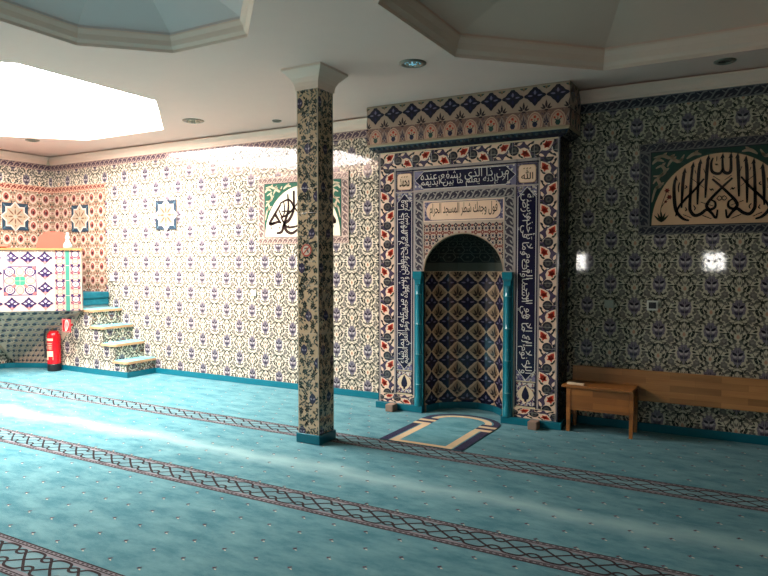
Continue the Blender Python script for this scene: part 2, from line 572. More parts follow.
def tulip_strip(p, x0, y0, x1, y1, horizontal, flip=False):
    bg = tile('#e6c8ae')
    p.add(rect(x0, y0, x1, y1), 1, bg)
    L, W = (x1 - x0, y1 - y0) if horizontal else (y1 - y0, x1 - x0)
    n = max(1, round(L / TZ))
    d = L / n
    c = tulip_cell()
    cf = [(l, m, [(x, -y) for x, y in q]) for l, m, q in c]
    p.rect = (x0, y0, x1, y1)
    sy = W / .166
    for k in range(n + 1):
        cc = c if (k + flip) % 2 == 0 else cf
        if horizontal:
            p.cell(cc, x0 + k * d, (y0 + y1) / 2, d / TZ, sy, 1)
        else:
            p.cell(cc, (x0 + x1) / 2, y0 + k * d, d / TZ, sy, 1, rot=1)
    p.rect = None

# ------------------------------------------------------------------ arabic lettering
FORMS = {}
for ch, base, typ in (('ا', 0xFE8D, 'R'), ('ب', 0xFE8F, 'D'), ('ة', 0xFE93, 'R'), ('ت', 0xFE95, 'D'), ('ث', 0xFE99, 'D'), ('ج', 0xFE9D, 'D'), ('ح', 0xFEA1, 'D'), ('خ', 0xFEA5, 'D'),
                      ('د', 0xFEA9, 'R'), ('ذ', 0xFEAB, 'R'), ('ر', 0xFEAD, 'R'), ('ز', 0xFEAF, 'R'), ('س', 0xFEB1, 'D'), ('ش', 0xFEB5, 'D'), ('ص', 0xFEB9, 'D'), ('ض', 0xFEBD, 'D'),
                      ('ط', 0xFEC1, 'D'), ('ظ', 0xFEC5, 'D'), ('ع', 0xFEC9, 'D'), ('غ', 0xFECD, 'D'), ('ف', 0xFED1, 'D'), ('ق', 0xFED5, 'D'), ('ك', 0xFED9, 'D'), ('ل', 0xFEDD, 'D'),
                      ('م', 0xFEE1, 'D'), ('ن', 0xFEE5, 'D'), ('ه', 0xFEE9, 'D'), ('و', 0xFEED, 'R'), ('ى', 0xFEEF, 'R'), ('ي', 0xFEF1, 'D'), ('أ', 0xFE83, 'R'), ('إ', 0xFE87, 'R'),
                      ('ؤ', 0xFE85, 'R'), ('ئ', 0xFE89, 'D'), ('ء', 0xFE80, 'U'), ('لا', 0xFEFB, 'R'), ('لأ', 0xFEF7, 'R'), ('لإ', 0xFEF9, 'R')):
    FORMS[ch] = (base, typ)

def shape_arabic(s):
    units, i = [], 0
    while i < len(s):
        if s[i:i + 2] in FORMS and len(s[i:i + 2]) == 2:
            units.append(s[i:i + 2]); i += 2
        else:
            units.append(s[i]); i += 1
    out = []
    for k, u in enumerate(units):
        if u not in FORMS:
            out.append(u); continue
        base, typ = FORMS[u]
        pre = k > 0 and units[k - 1] in FORMS and FORMS[units[k - 1]][1] == 'D' and typ != 'U'
        post = typ == 'D' and k + 1 < len(units) and units[k + 1] in FORMS and FORMS[units[k + 1]][1] != 'U'
        if typ == 'U':
            o = 0
        elif typ == 'R':
            o = 1 if pre else 0
        else:
            o = 3 if pre and post else 1 if pre else 2 if post else 0
        out.append(chr(base + o))
    return ''.join(reversed(out))

def text_polys(body, bold=.012):
    cu = bpy.data.curves.new('lettering', 'FONT')
    cu.body = body
    cu.resolution_u = 2
    cu.offset = bold
    o = bpy.data.objects.new('lettering', cu)
    COL.objects.link(o)
    bpy.context.view_layer.update()
    me = bpy.data.meshes.new_from_object(o.evaluated_get(bpy.context.evaluated_depsgraph_get()))
    V = [(v.co.x, v.co.y) for v in me.vertices]
    P = [[V[k] for k in f.vertices] for f in me.polygons]
    bpy.data.objects.remove(o); bpy.data.curves.remove(cu); bpy.data.meshes.remove(me)
    return P

def text_fit(p, body, x0, y0, x1, y1, lay, m, rot=0, bold=.012):
    """letters stretched to fill a rectangle; rot: quarter turns CCW"""
    P = text_polys(body, bold)
    if not P:
        return
    xs = [a for q in P for a, b in q]; ys = [b for q in P for a, b in q]
    ax, bx, ay, by = min(xs), max(xs), min(ys), max(ys)
    for q in P:
        o = []
        for a, b in q:
            s, t = (a - ax) / (bx - ax), (b - ay) / (by - ay)
            if rot == 1:
                s, t = 1 - t, s
            elif rot == 3:
                s, t = t, 1 - s
            o.append((x0 + s * (x1 - x0), y0 + t * (y1 - y0)))
        p.add(o, lay, m)

# ================================================================== THE ROOM
WY = 6.58          # prayer wall plane
CZ = 3.27          # ceiling
XL, XR, YF = -9.8, 2.6, -3.6

PLASTER = plain('ceiling_plaster', '#f6d0c2', .85, bump=.1, bscale=30, var=.12)
DOMEPL = plain('dome_plaster', '#dac8c4', .85, bump=.1, bscale=20, var=.1)
DOMEPR = plain('dome_plaster_warm', '#eec8b4', .85, bump=.1, bscale=20, var=.1)
MOULD = plain('white_moulding', '#f6dac8', .6, bump=.15, bscale=25, var=.12)

# ---- floor: wall to wall carpet with woven bands and scattered flowers
TURQ = carpet('turquoise_carpet', '#387380', '#66989f', True)
BANDC = carpet('woven_band', '#74747c', '#86868c')
BANDT = carpet('woven_band_inner', '#527e88', '#6f979e')
BROWNC = carpet('woven_brown', '#180d14', '#22121a')
DOTC = carpet('woven_flower', '#5b3a48', '#4b3a52')
LITC = carpet('woven_flower_light', '#c7b7a2', '#bfc4b4')
fl = plane_floor()
fl.slab(XL - .1, YF - .1, XR + .1, WY + .5, .12, TURQ)
STR = [4.94 - 1.4375 * k for k in range(0, 5)]
def stripe(y):
    x0, x1 = XL, XR
    fl.add(rect(x0, y - .145, x1, y + .145), 1, BANDC)
    fl.add(rect(x0, y - .088, x1, y + .088), 2, BANDT)
    for s in (-1, 1):
        fl.add(rect(x0, y + s * .139 - .005, x1, y + s * .139 + .005), 2, BROWNC)
        fl.add(rect(x0, y + s * .113 - .004, x1, y + s * .113 + .004), 2, BROWNC)
    p = .2255
    n = int((x1 - x0) / p)
    w = .0155
    def strand(pts, lay):
        fl.adds([[(a, y + b) for a, b in q] for q in ribbon(smooth(pts, 3), w)], lay, BROWNC)
    for k in range(n):
        c = x0 + k * p
        for s in (1, -1):
            # long diagonal of the lattice with its flat turn, and the meander along the edge
            strand([(c, s * .076), (c + .018, s * .070), (c + .1, s * .005), (c + .205, -s * .068), (c + p, -s * .076), (c + p + .02, -s * .072)], 3 if s > 0 else 4)
            strand([(c, s * .030), (c + .025, s * .040), (c + .055, s * .078), (c + .085, s * .092), (c + .145, s * .092), (c + .172, s * .078), (c + .20, s * .040), (c + p, s * .030)], 5)
        if y > 1.5:
            for s in (-1, 1):
                for j in range(6):
                    xx = c + j * p / 6
                    fl.add(rect(xx, y + s * .126 - .0045, xx + .02, y + s * .126 + .0045), 2, BROWNC)
for y in STR:
    stripe(y)
j = 0
y = .55
while y < 6.45:
    off = (j % 2) * .1137
    if not any(abs(y - s) < .165 for s in STR):
        x = XL + .1 + off
        while x < 1.4:
            if not (-2.98 < x < -2.06 and y > 5.05) and x > -9.6:
                fl.add(leaf(x - .015, y - .005, x + .013, y + .008, .006), 1, DOTC)
                fl.add(leaf(x - .004, y - .017, x + .003, y + .017, .005), 1, DOTC)
                fl.add(leaf(x + .006, y - .010, x + .026, y - .017, .005), 1, LITC)
            x += .2275
    y += .195
    j += 1
tag(fl.build('floor'), kind='structure')

# ---- ceiling with three octagonal recesses
def octagon(x0, y0, x1, y1, c):
    return [(x0 + c, y0), (x1 - c, y0), (x1, y0 + c), (x1, y1 - c), (x1 - c, y1), (x0 + c, y1), (x0, y1 - c), (x0, y0 + c)]
O_SKY = octagon(-9.06, 2.28, -5.42, 5.90, 1.08)
O_MID = octagon(-4.57, 2.05, -2.80, 3.80, .50)
O_RGT = octagon(-2.14, 2.75, 1.12, 5.98, .98)
bm = bmesh.new()
edges = []
def ring(pts, z):
    vs = [bm.verts.new((x, y, z)) for x, y in pts]
    for k in range(len(vs)):
        edges.append(bm.edges.new((vs[k], vs[(k + 1) % len(vs)])))
ring([(XL - .1, YF - .1), (XR + .1, YF - .1), (XR + .1, WY + .1), (XL - .1, WY + .1)], CZ)
for o in (O_SKY, O_MID, O_RGT):
    ring(o, CZ)
bmesh.ops.triangle_fill(bm, use_beauty=True, edges=edges, normal=(0, 0, -1))
g = G()
for f in bm.faces:
    q = [tuple(v.co) for v in f.verts]
    if f.normal.z > 0:
        q = q[::-1]
    g.poly(q, PLASTER)
bm.free()
g.box((XL - .1, YF - .1, CZ + .9), (XR + .1, WY + .1, CZ + 1.0), PLASTER)
tag(g.build('ceiling'), kind='structure')

def inset(o, d):
    cx = sum(p[0] for p in o) / len(o); cy = sum(p[1] for p in o) / len(o)
    r = max(abs(p[0] - cx) for p in o)
    k = (r - d) / r
    return [(cx + (x - cx) * k, cy + (y - cy) * k) for x, y in o]

def recess(o, n, steps, dome, domemat):
    g = G()
    prev = None
    for d, z in steps:
        r = [(x, y, z) for x, y in inset(o, d)]
        if prev:
            for k in range(8):
                g.poly([prev[k], r[k], r[(k + 1) % 8], prev[(k + 1) % 8]], MOULD)
        prev = r
    tag(g.build('trim_%d' % n), kind='structure')
    g = G()
    for d, z in dome:
        r = [(x, y, z) for x, y in inset(o, d)]
        for k in range(8):
            g.poly([prev[k], r[k], r[(k + 1) % 8], prev[(k + 1) % 8]], domemat)
        prev = r
    g.poly(prev[::-1], domemat)
    return g
MLD = [(0, CZ), (.0, CZ + .03), (.022, CZ + .06), (.03, CZ + .11), (.05, CZ + .15), (.05, CZ + .165)]
tag(recess(O_MID, 1, [(d, CZ + (z - CZ) * .76) for d, z in MLD], [(.05, CZ + .14), (.45, CZ + .34)], DOMEPL).build('ceiling_2'), kind='structure')
tag(recess(O_RGT, 2, MLD, [(.05, CZ + .18), (.95, CZ + .50)], DOMEPR).build('ceiling_3'), kind='structure')
SKYE = emit('bright_opal_skylight', (1.0, .885, .83, 1), 33.0)
tag(recess(O_SKY, 3, [(0, CZ), (.0, CZ + .03), (.015, CZ + .06), (.02, CZ + .09), (.02, CZ + .22)], [(.03, CZ + .225)], SKYE).build('window_1'), kind='structure')

# ---- cornice along the tops of the walls
def cornice(n, pts_fn, a0, a1):
    prof = [(0, 3.14), (.012, 3.14), (.012, 3.152), (.028, 3.165), (.036, 3.195), (.06, 3.225), (.078, 3.240), (.078, 3.254), (.0, 3.254)]
    g = G()
    r0 = [pts_fn(a0, d, z) for d, z in prof]
    r1 = [pts_fn(a1, d, z) for d, z in prof]
    g.loft([r0, r1], MOULD)
    bmx = None
    tag(g.build('trim_%d' % n), kind='structure')
cornice(4, lambda a, d, z: (a, WY - d, z), XL, -3.62)
cornice(5, lambda a, d, z: (a, WY - d, z), -1.49, XR)
cornice(6, lambda a, d, z: (XL + d, a, z), YF, WY - .09)

# ---- prayer wall (back), with its opening for the niche
CR = tile(CREAM)
wb = plane_back(WY)
for x0, z0, x1, z1 in ((XL - .1, 0, -3.08, CZ + .9), (-2.08, 0, XR + .1, CZ + .9), (-3.08, 2.0, -2.08, CZ + .9)):
    wb.slab(x0, z0, x1, z1, .14, CR)
cream_field(wb, XL, .07, -3.5, 3.045, -5.665, 1.396, tx=.2193)
wb.add(rect(-1.62, .07, 1.6, 3.045), 0, tile('#c2bca4'))  # same tile; ground painted darker for the dimmer light on this side
cream_field(wb, -1.62, .07, 1.6, 3.045, -.308, 1.396)
braid(wb, XL, 3.045, -3.5, 3.14, True, '#5a4a58', '#b9a49a', 5)
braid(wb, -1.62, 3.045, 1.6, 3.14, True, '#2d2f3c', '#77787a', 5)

def red_field(p, x0, x1, wavy_right=False):
    """terracotta tiled dado with a scalloped end and a plait border on top"""
    z0, z1 = .93, 2.70
    rb = tile('#967e6a')
    if wavy_right:
        n = int((z1 - z0) / (TZ * .5))
        pts = [(x0, z0), (x1, z0)]
        for k in range(n * 6 + 1):
            z = z0 + (z1 + .09 - z0) * k / (n * 6)
            pts.append((x1 + .022 * sin(2 * PI * z / (TZ)), z))
        pts.append((x0, z1 + .09))
        p.add(pts, 8, rb)
    else:
        p.add(rect(x0, z0, x1, z1 + .09), 8, rb)
    c = red_cell()
    p.rect = (x0, z0, x1, z1)
    for i in range(int((x1 - x0) / TZ) + 2):
        for j2 in range(int((z1 - z0) / TZ) + 2):
            p.cell(c, (x1 - .11 - i * TZ), 2.585 - j2 * TZ, 1, 1, 8)
    p.rect = None
    braid(p, x0, z1, x1, z1 + .09, True, '#7a4038', '#d8a890', 9)
red_field(wb, XL, -8.50, True)
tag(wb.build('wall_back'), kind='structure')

wl = plane_right(XL)
wl.slab(YF - .1, 0, WY, CZ + .9, .1, CR)
cream_field(wl, 3.6, .07, WY, 3.045, 5.95, 1.396, tx=.213)
braid(wl, 3.6, 3.045, WY, 3.14, True, '#5a4a58', '#b9a49a', 5)
red_field(wl, 3.6, WY)
tag(wl.build('wall_left'), kind='structure')
PAINT = plain('wall_paint', '#6b6458', .8, var=.15)
wr = plane_left(XR)
wr.slab(-WY - .1, 0, -YF + .1, CZ + .9, .1, PAINT)
tag(wr.build('wall_right'), kind='structure')

# front wall (behind the camera) with two real window openings
g = G()
WINS = [(-.94, -.54, 1.42, 1.80), (-4.08, -3.62, 1.42, 1.80)]
xs = [XL - .1, -4.08, -3.62, -.94, -.54, XR + .1]
for k in range(5):
    if k in (1, 3):
        g.box((xs[k], YF - .1, 0), (xs[k + 1], YF, 1.42), PAINT)
        g.box((xs[k], YF - .1, 1.80), (xs[k + 1], YF, CZ + .9), PAINT)
    else:
        g.box((xs[k], YF - .1, 0), (xs[k + 1], YF, CZ + .9), PAINT)
tag(g.build('wall_front'), kind='structure')
DAY = emit('daylight_pane', (1, .97, .92, 1), 40.)
for n, (x0, x1, z0, z1) in enumerate(WINS):
    g = G()
    g.box((x0, YF - .08, z0), (x1, YF - .06, z1), DAY)
    xm = (x0 + x1) / 2
    g.box((xm - .015, YF - .06, z0), (xm + .015, YF - .03, z1), MOULD)
    tag(g.build('window_%d' % (n + 2)), kind='structure')

# ---- skirting
SK = tile(SKIRT, .15, grout=False)
def skirt_back(name, x0, x1):
    g = G()
    g.box((x0, WY - .022, 0), (x1, WY, .078), SK, .004)
    tag(g.build(name), kind='structure')
skirt_back('baseboard_back', -7.46, -3.56)
skirt_back('baseboard_right', -1.58, XR)
g = G(); g.box((XL, YF, 0), (XL + .022, 5.84, .078), SK, .004)
tag(g.build('baseboard_left'), kind='structure')

# ================================================================== PILLAR
px0, px1, py0, py1 = -3.485, -3.268, 4.66, 4.89
t = thing('pillar', 'square free-standing pillar clad in dark floral tiles with plaster capital', 'pillar', ((px0 + px1) / 2, (py0 + py1) / 2, 0))
g = plane_back(py0)
g.box((px0, py0, .06), (px1, py1, 3.14), CR)
for face, a0, a1, ph in ((g, px0, px1, -3.40), (plane_right(px1), py0, py1, 4.80), (plane_left(px0), -py1, -py0, -4.78), (plane_front(py1), -px1, -px0, 3.4)):
    TAN, OLm, GRm, BLm, PLm = tile('#c6ad8c'), tile('#62665a'), tile('#2a3430'), tile('#37344a'), tile('#8d8698')
    face.rect = (a0 + .006, .07, a1 - .006, 3.12)
    face.add(rect(a0, .07, a1, 3.12), 0, TAN)
    rnd = random.Random(3)
    for k in range(860):
        u, v = rnd.uniform(a0, a1), rnd.uniform(.08, 3.1)
        a = rnd.choice((.7, 2.4, 3.9, 5.5)) + rnd.uniform(-.35, .35)
        l = rnd.uniform(.028, .05)
        face.add(leaf(u, v, u + l * cos(a), v + l * sin(a), rnd.uniform(.006, .010)), 1, rnd.choice((OLm, OLm, GRm)))
    for i in range(3):
        for j2 in range(30):
            u, v = a0 + .03 + i * .085 + (j2 % 2) * .04 + rnd.uniform(-.012, .012), .10 + j2 * .103 + rnd.uniform(-.015, .015)
            if (i + j2 * 2) % 7 == 0:
                face.add(ogee(u, v, .036, .050), 2, BLm)
                face.add(leaf(u + .005, v - .01, u + .025, v + .008, .008), 3, PLm); face.add(leaf(u - .005, v - .01, u - .025, v + .008, .008), 3, PLm)
            else:
                face.add(star(u, v, .032, .016, 6, rnd.uniform(0, 1)), 2, GRm)
                face.add(ell(u, v, .008, .008, 6), 3, OLm)
    face.rect = None
    EDGE = tile('#b9ae98', grout=False)
    face.add(rect(a0, .07, a0 + .006, 3.12), 6, EDGE); face.add(rect(a1 - .006, .07, a1, 3.12), 6, EDGE)
    if face is not g:
        off = len(g.v)
        g.v += face.v
        for f, i in zip(face.f, face.i):
            g.f.append(tuple(off + k for k in f)); g.i.append(g.mi(face.m[i]))
g.build('shaft', t)
g = G()
g.box((px0 - .018, py0 - .018, 0), (px1 + .018, py1 + .018, .085), SK, .008)
g.build('base', t)
g = G()
def sqr(d, z):
    return [(px0 - d, py0 - d, z), (px1 + d, py0 - d, z), (px1 + d, py1 + d, z), (px0 - d, py1 + d, z)]
g.loft([sqr(d, z) for d, z in ((.012, 3.09), (.014, 3.12), (.022, 3.15), (.04, 3.185), (.075, 3.225), (.10, 3.25), (.10, CZ))], MOULD)
g.build('capital', t)
def disc(g, c, r, m, y, n=24):
    g.poly([(c[0] + r * cos(2 * PI * k / n), y, c[1] + r * sin(2 * PI * k / n)) for k in range(n)], m)
stk = plane_back(py0 - .006)
cx, cz = -3.388, 1.702
stk.lathe((cx, py0 - .004, cz), [(0, -.002), (.056, -.002), (.056, .002)], plain('sticker_white', '#d8c8b4', .5), 24, 'Y')
RD = plain('sticker_red', '#b8442e', .5)
stk.adds(ribbon([(cx + .048 * cos(2 * PI * k / 24), cz + .048 * sin(2 * PI * k / 24)) for k in range(25)], .013), 1, RD)
stk.adds(ribbon([(cx - .033, cz - .033), (cx + .033, cz + .033)], .012), 2, RD)
INKP = plain('sticker_black', '#2a2424', .5)
stk.adds(ribbon([(cx - .022, cz + .014), (cx + .004, cz + .020), (cx + .020, cz - .022)], .012), 1, INKP)
tag(stk.build('prohibition_sticker', loc=(cx, py0 - .004, cz)), 'round prohibition sticker with red ring and slash on the pillar', 'sticker')

# ================================================================== PRAYER NICHE (mihrab)
MY = 6.23
NC, NA, NH, ND, ZS = -2.578, .436, .40, .43, 1.49       # centre, half width, arch rise, depth, springing
t = thing('prayer_niche', 'tall tiled prayer niche with arched recess, navy script bands and projecting hood', 'prayer niche', (NC, MY, 0))
CRN = tile('#d8c9a8', grout=False)
def arch(n=28, a=NA, h=NH):
    return [(NC - a * cos(PI * k / n), ZS + h * sin(PI * k / n)) for k in range(n + 1)]
# body: U-shaped slab around the arch
g = plane_back(MY)
XA, XB, ZT = -3.565, -1.590, 2.92
left, right = NC - NA, NC + NA
g.slab(XA, 0, left, ZT, .36, CRN)
g.slab(right, 0, XB, ZT, .36, CRN)
ap = arch()
for k in range(len(ap) - 1):
    (xa, za), (xb, zb) = ap[k], ap[k + 1]
    g.poly([(xa, MY, za), (xb, MY, zb), (xb, MY, ZT), (xa, MY, ZT)], CRN)
    g.poly([(xa, MY, za), (xa, MY + .06, za), (xb, MY + .06, zb), (xb, MY, zb)], CRN)
NVG = tile('#1b1a34', grout=False)
LN = tile('#a79d98', grout=False)
g.add(rect(XA, .07, XA + .012, 2.8), 1, NVG); g.add(rect(XB - .010, .07, XB, 2.8), 1, NVG)
g.add(rect(XA + .014, .07, XA + .026, 2.8), 1, LN); g.add(rect(XB - .022, .07, XB - .012, 2.8), 1, LN)
for a, b in ((-3.366, -3.350), (-1.796, -1.780)):
    g.add(rect(a, .17, b, 2.60), 1, LN)
for a, b in ((-3.350, -3.338), (-3.150, -3.138), (-2.016, -2.004), (-1.808, -1.796)):
    g.add(rect(a, .17, b, 2.60), 2, NVG)
for a, b in ((-3.138, -3.122), (-2.028, -2.016)):
    g.add(rect(a, .17, b, 2.60), 1, LN)
g.add(rect(-3.366, 2.575, -1.78, 2.60), 2, LN); g.add(rect(-3.35, 2.56, -1.79, 2.575), 3, NVG)
g.add(rect(-3.35, 2.338, -1.79, 2.352), 3, LN)
g.build('surround', t)
# right return face in dark floral tile
g = plane_right(XB)
g.slab(MY, .0, WY, 2.85, .01, tile('#5d5a50'))
cream_field(g, MY + .01, .07, WY - .01, 2.8, 6.40, .33)
g.build('side_panel', t)
# floral frame
g = plane_back(MY - .001)
tulip_strip(g, -3.538, .17, -3.366, 2.60, False)
tulip_strip(g, -1.780, .17, -1.612, 2.60, False, True)
tulip_strip(g, -3.538, 2.60, -1.612, 2.765, True)
tulip_strip(g, -3.538, .07, -3.125, .165, True)
tulip_strip(g, -2.025, .07, -1.612, .165, True)
g.build('floral_border', t)

WHT = tile('#d9d4cc', grout=False)
NV = tile(NAVY, grout=False)
V_RIGHT = ('الله لا إله إلا هو الحي القيوم لا تأخذه سنة', 'ولا نوم له ما في السماوات وما في الأرض')
V_TOP = ('من ذا الذي يشفع عنده', 'إلا بإذنه يعلم ما بين أيديهم')
V_LEFT = ('وما خلفهم ولا يحيطون بشيء من علمه إلا بما شاء', 'وسع كرسيه السماوات والأرض ولا يؤوده حفظهما وهو العلي العظيم')
def cart(x0, y0, x1, y1, vertical):
    """cartouche with pointed ends"""
    if vertical:
        c, e = (x0 + x1) / 2, (x1 - x0) * .55
        return [(x0, y0 + e), (x0 + .02, y0 + e * .8), (c, y0), (x1 - .02, y0 + e * .8), (x1, y0 + e), (x1, y1 - e), (x1 - .02, y1 - e * .8), (c, y1), (x0 + .02, y1 - e * .8), (x0, y1 - e)]
    c, e = (y0 + y1) / 2, (y1 - y0) * .55
    return [(x0 + e, y0), (x1 - e, y0), (x1 - e * .8, y0 + .02), (x1, c), (x1 - e * .8, y1 - .02), (x1 - e, y1), (x0 + e, y1), (x0 + e * .8, y1 - .02), (x0, c), (x0 + e * .8, y0 + .02)]
def speckle(p, x0, y0, x1, y1, n, lay, cols, seed, r=(.006, .011)):
    rnd = random.Random(seed)
    old = p.rect
    p.rect = (x0, y0, x1, y1)
    for k in range(n):
        u, v, a, l = rnd.uniform(x0, x1), rnd.uniform(y0, y1), rnd.uniform(0, 2 * PI), rnd.uniform(.018, .04)
        p.add(leaf(u, v, u + l * cos(a), v + l * sin(a), rnd.uniform(*r)), lay, tile(rnd.choice(cols), grout=False))
    p.rect = old
def band(x0, y0, x1, y1, rot, lines, px):
    g = plane_back(MY - .001)
    vert = rot != 0
    g.add(rect(x0, y0, x1, y1), 1, tile('#77738c', grout=False))
    speckle(g, x0, y0, x1, y0 + .12 if vert else y1, 60, 2, ('#e0d8c8', '#3b3560'), 5)
    speckle(g, x0, y1 - .12 if vert else y0, x1, y1, 60, 2, ('#e0d8c8', '#3b3560'), 6)
    g.add(cart(x0 + .004, y0 + .004, x1 - .004, y1 - .004, vert), 3, WHT)
    g.add(cart(x0 + .010, y0 + .012, x1 - .010, y1 - .012, vert), 4, NV)
    e = .075
    if not vert:
        h = (y1 - y0 - .034) / 2
        text_fit(g, shape_arabic(lines[0]), x0 + e, y0 + .018 + h * .45, x1 - e, y1 - .012, 6, WHT, 0, -.004)
        text_fit(g, shape_arabic(lines[1]), x0 + e, y0 + .012, x1 - e, y0 + .018 + h * 1.45, 6, WHT, 0, -.004)
    else:
        xm = (x0 + x1) / 2
        a, b = (lines[0], lines[1]) if rot == 1 else (lines[1], lines[0])
        text_fit(g, shape_arabic(a), x0 + .014, y0 + e, xm + .040, y1 - e, 6, WHT, rot, -.004)
        text_fit(g, shape_arabic(b), xm - .040, y0 + e, x1 - .014, y1 - e, 6, WHT, rot, -.004)
    g.build('inscription_band', t)
band(-3.336, .435, -3.151, 2.335, 1, V_LEFT, 0)
band(-2.003, .435, -1.809, 2.335, 3, V_RIGHT, 0)
band(-3.125, 2.355, -2.015, 2.555, 0, V_TOP, 0)
for x0, x1, word in ((-3.336, -3.151, 'محمد'), (-2.003, -1.809, 'الله')):
    g = plane_back(MY - .001)
    g.add(rect(x0, 2.352, x1, 2.558), 1, tile('#4a4260', grout=False))
    speckle(g, x0, 2.352, x1, 2.558, 60, 2, ('#8b7f90', '#2b2748'), 9)
    c = (x0 + x1) / 2
    def rsq(r, cut):
        o = []
        for sx, sy, a in ((1, -1, -90), (1, 1, 0), (-1, 1, 90), (-1, -1, 180)):
            for k in range(4):
                an = math.radians(a + 30 * k)
                o.append((c + sx * (r - cut) + cut * cos(an), 2.455 + sy * (r - cut) + cut * sin(an)))
        return o
    g.add(rsq(.088, .03), 3, tile('#b08f6c', grout=False))
    g.add(rsq(.082, .028), 4, tile('#f0d0b2', grout=False))
    gold, dk = tile('#6b4a2a', grout=False), tile('#33281c', grout=False)
    text_fit(g, '\uFDF2' if word == 'الله' else shape_arabic(word), c - .060, 2.40, c + .060, 2.492, 5, dk, 0, .012)
    for k in range(3):
        g.add(leaf(c - .04 + .03 * k, 2.50, c - .02 + .03 * k, 2.512, .005), 5, gold)
    g.build('medallion', t)
    # cypress tile below the vertical band
    g = plane_back(MY - .001)
    g.add(rect(x0, .185, x1, .425), 1, tile('#d9cfc0', grout=False))
    speckle(g, x0, .185, x1, .425, 150, 2, ('#4b4570', '#a05a52', '#6a658c', '#3a3560'), 4, (.004, .008))
    g.add(ogee(c, .305, .082, .088), 3, tile('#e3cfae', grout=False))
    g.add([(c - .012, .230), (c + .012, .230), (c + .012, .250), (c + .032, .262), (c + .038, .292), (c + .030, .325), (c + .014, .360), (c, .385), (c - .014, .360), (c - .030, .325), (c - .038, .292), (c - .032, .262), (c - .012, .250)], 4, NVG)
    for a, b, d, e in ((x0, .185, x1, .192), (x0, .418, x1, .425), (x0, .185, x0 + .008, .425), (x1 - .008, .185, x1, .425)):
        g.add(rect(a, b, d, e), 4, NVG)
    g.build('cypress_tile', t)
# plait border around the arch field
g = plane_back(MY - .001)
braid(g, -3.122, 1.50, -3.018, 2.338, False, '#3c3944', '#a09a94', 0, .5, .85)
braid(g, -2.136, 1.50, -2.028, 2.338, False, '#3c3944', '#a09a94', 0, .5, .85)
braid(g, -3.122, 2.238, -2.028, 2.338, True, '#3c3944', '#a09a94', 4, .5, .85)
g.build('plait_border', t)
# cream plaque
g = plane_back(MY - .001)
g.add(rect(-3.018, 2.02, -2.136, 2.236), 1, tile('#e6cdb6', grout=False))
g.add(rect(-3.006, 2.032, -2.148, 2.224), 2, tile('#5d5674', grout=False))
speckle(g, -3.006, 2.032, -2.93, 2.224, 30, 3, ('#c9bcc0', '#8c86a0'), 2)
speckle(g, -2.224, 2.032, -2.148, 2.224, 30, 3, ('#c9bcc0', '#8c86a0'), 3)
def pill(x0, y0, x1, y1):
    c, r = (y0 + y1) / 2, (y1 - y0) / 2
    return [(x1 - r * .6 + r * .8 * cos(a), c + r * sin(a)) for a in [(-PI / 2 + PI * k / 10) for k in range(11)]] + [(x0 + r * .6 - r * .8 * cos(a), c - r * sin(a)) for a in [(-PI / 2 + PI * k / 10) for k in range(11)]]
g.add(pill(-2.966, 2.038, -2.188, 2.218), 4, tile('#f2d0b2', grout=False))
text_fit(g, shape_arabic('فول وجهك شطر المسجد الحرام'), -2.945, 2.048, -2.205, 2.210, 5, tile('#241a1c', grout=False), 0, .006)
g.build('inscription_plaque', t)
# tile field above the arch
g = plane_back(MY - .0012)
f0, f1 = left, right
def over_arch(poly):
    return all(((x - NC) / NA) ** 2 + (max(z - ZS, 0) / NH) ** 2 > 1.0 for x, z in poly)
BGs = tile('#c0ad9c', grout=False)
for k in range(len(ap) - 1):
    (xa, za), (xb, zb) = ap[k], ap[k + 1]
    g.add([(xa, za), (xb, zb), (xb, 2.02), (xa, 2.02)], 1, BGs)
q = .0727
for i in range(13):
    for j2 in range(8):
        x, z = f0 + q * i, 2.02 - .045 - q * j2
        for poly, m, l in ((star(x, z, .027, .020, 4, 0), '#7e3a34' if j2 % 2 else '#2a2434', 3), (star(x, z, .012, .008, 4, 0), '#b9a48e', 4), (star(x + q / 2, z - q / 2, .022, .008, 4, PI / 4), '#33304a', 3), (star(x + q / 2, z, .016, .010, 4, PI / 4), '#8a4a40', 3),
                           (star(x, z - q / 2, .018, .010, 4, PI / 4), '#25242e', 3)):
            poly = clip(poly, f0 + .002, 1.49, f1 - .002, 2.015)
            if poly and over_arch(poly):
                g.add(poly, l, tile(m, grout=False))
EDG = tile('#a8937e', grout=False)
g.adds(ribbon([(x, z) for x, z in arch(28, NA + .006, NH + .006)], .012), 4, EDG)
g.build('spandrel', t)

# niche lining: six upright facets and a faceted half dome
RA, RD_ = .432, ND
NF = 6
LH = PI * RA / 2
FW = 2 * LH / NF
def ring_xy(u, r, rd):
    k = min(max(int((u + LH) / FW), 0), NF - 1)
    q = (u + LH) / FW - k
    a, b = PI - PI * k / NF, PI - PI * (k + 1) / NF
    return (NC + r * ((1 - q) * cos(a) + q * cos(b)), MY + .02 + rd * ((1 - q) * sin(a) + q * sin(b)))
def cyl(u, v, d):        # u arc length from -LH..LH, v height
    x, y = ring_xy(u, RA - d, RD_ - d)
    return (x, y, v)
def dome(u, v, d):       # v 0..1 elevation
    e = v * PI / 2
    k = cos(e)
    x, y = ring_xy(u, (RA - d) * k, (RD_ - d) * k)
    return (x, y, ZS + .01 + (NH - d) * sin(e))
g = Pat((0, 0, 0), (1, 0, 0), (0, 0, 1), (0, -1, 0), cyl)
NB = tile('#cdb092', grout=False)
nseg = NF
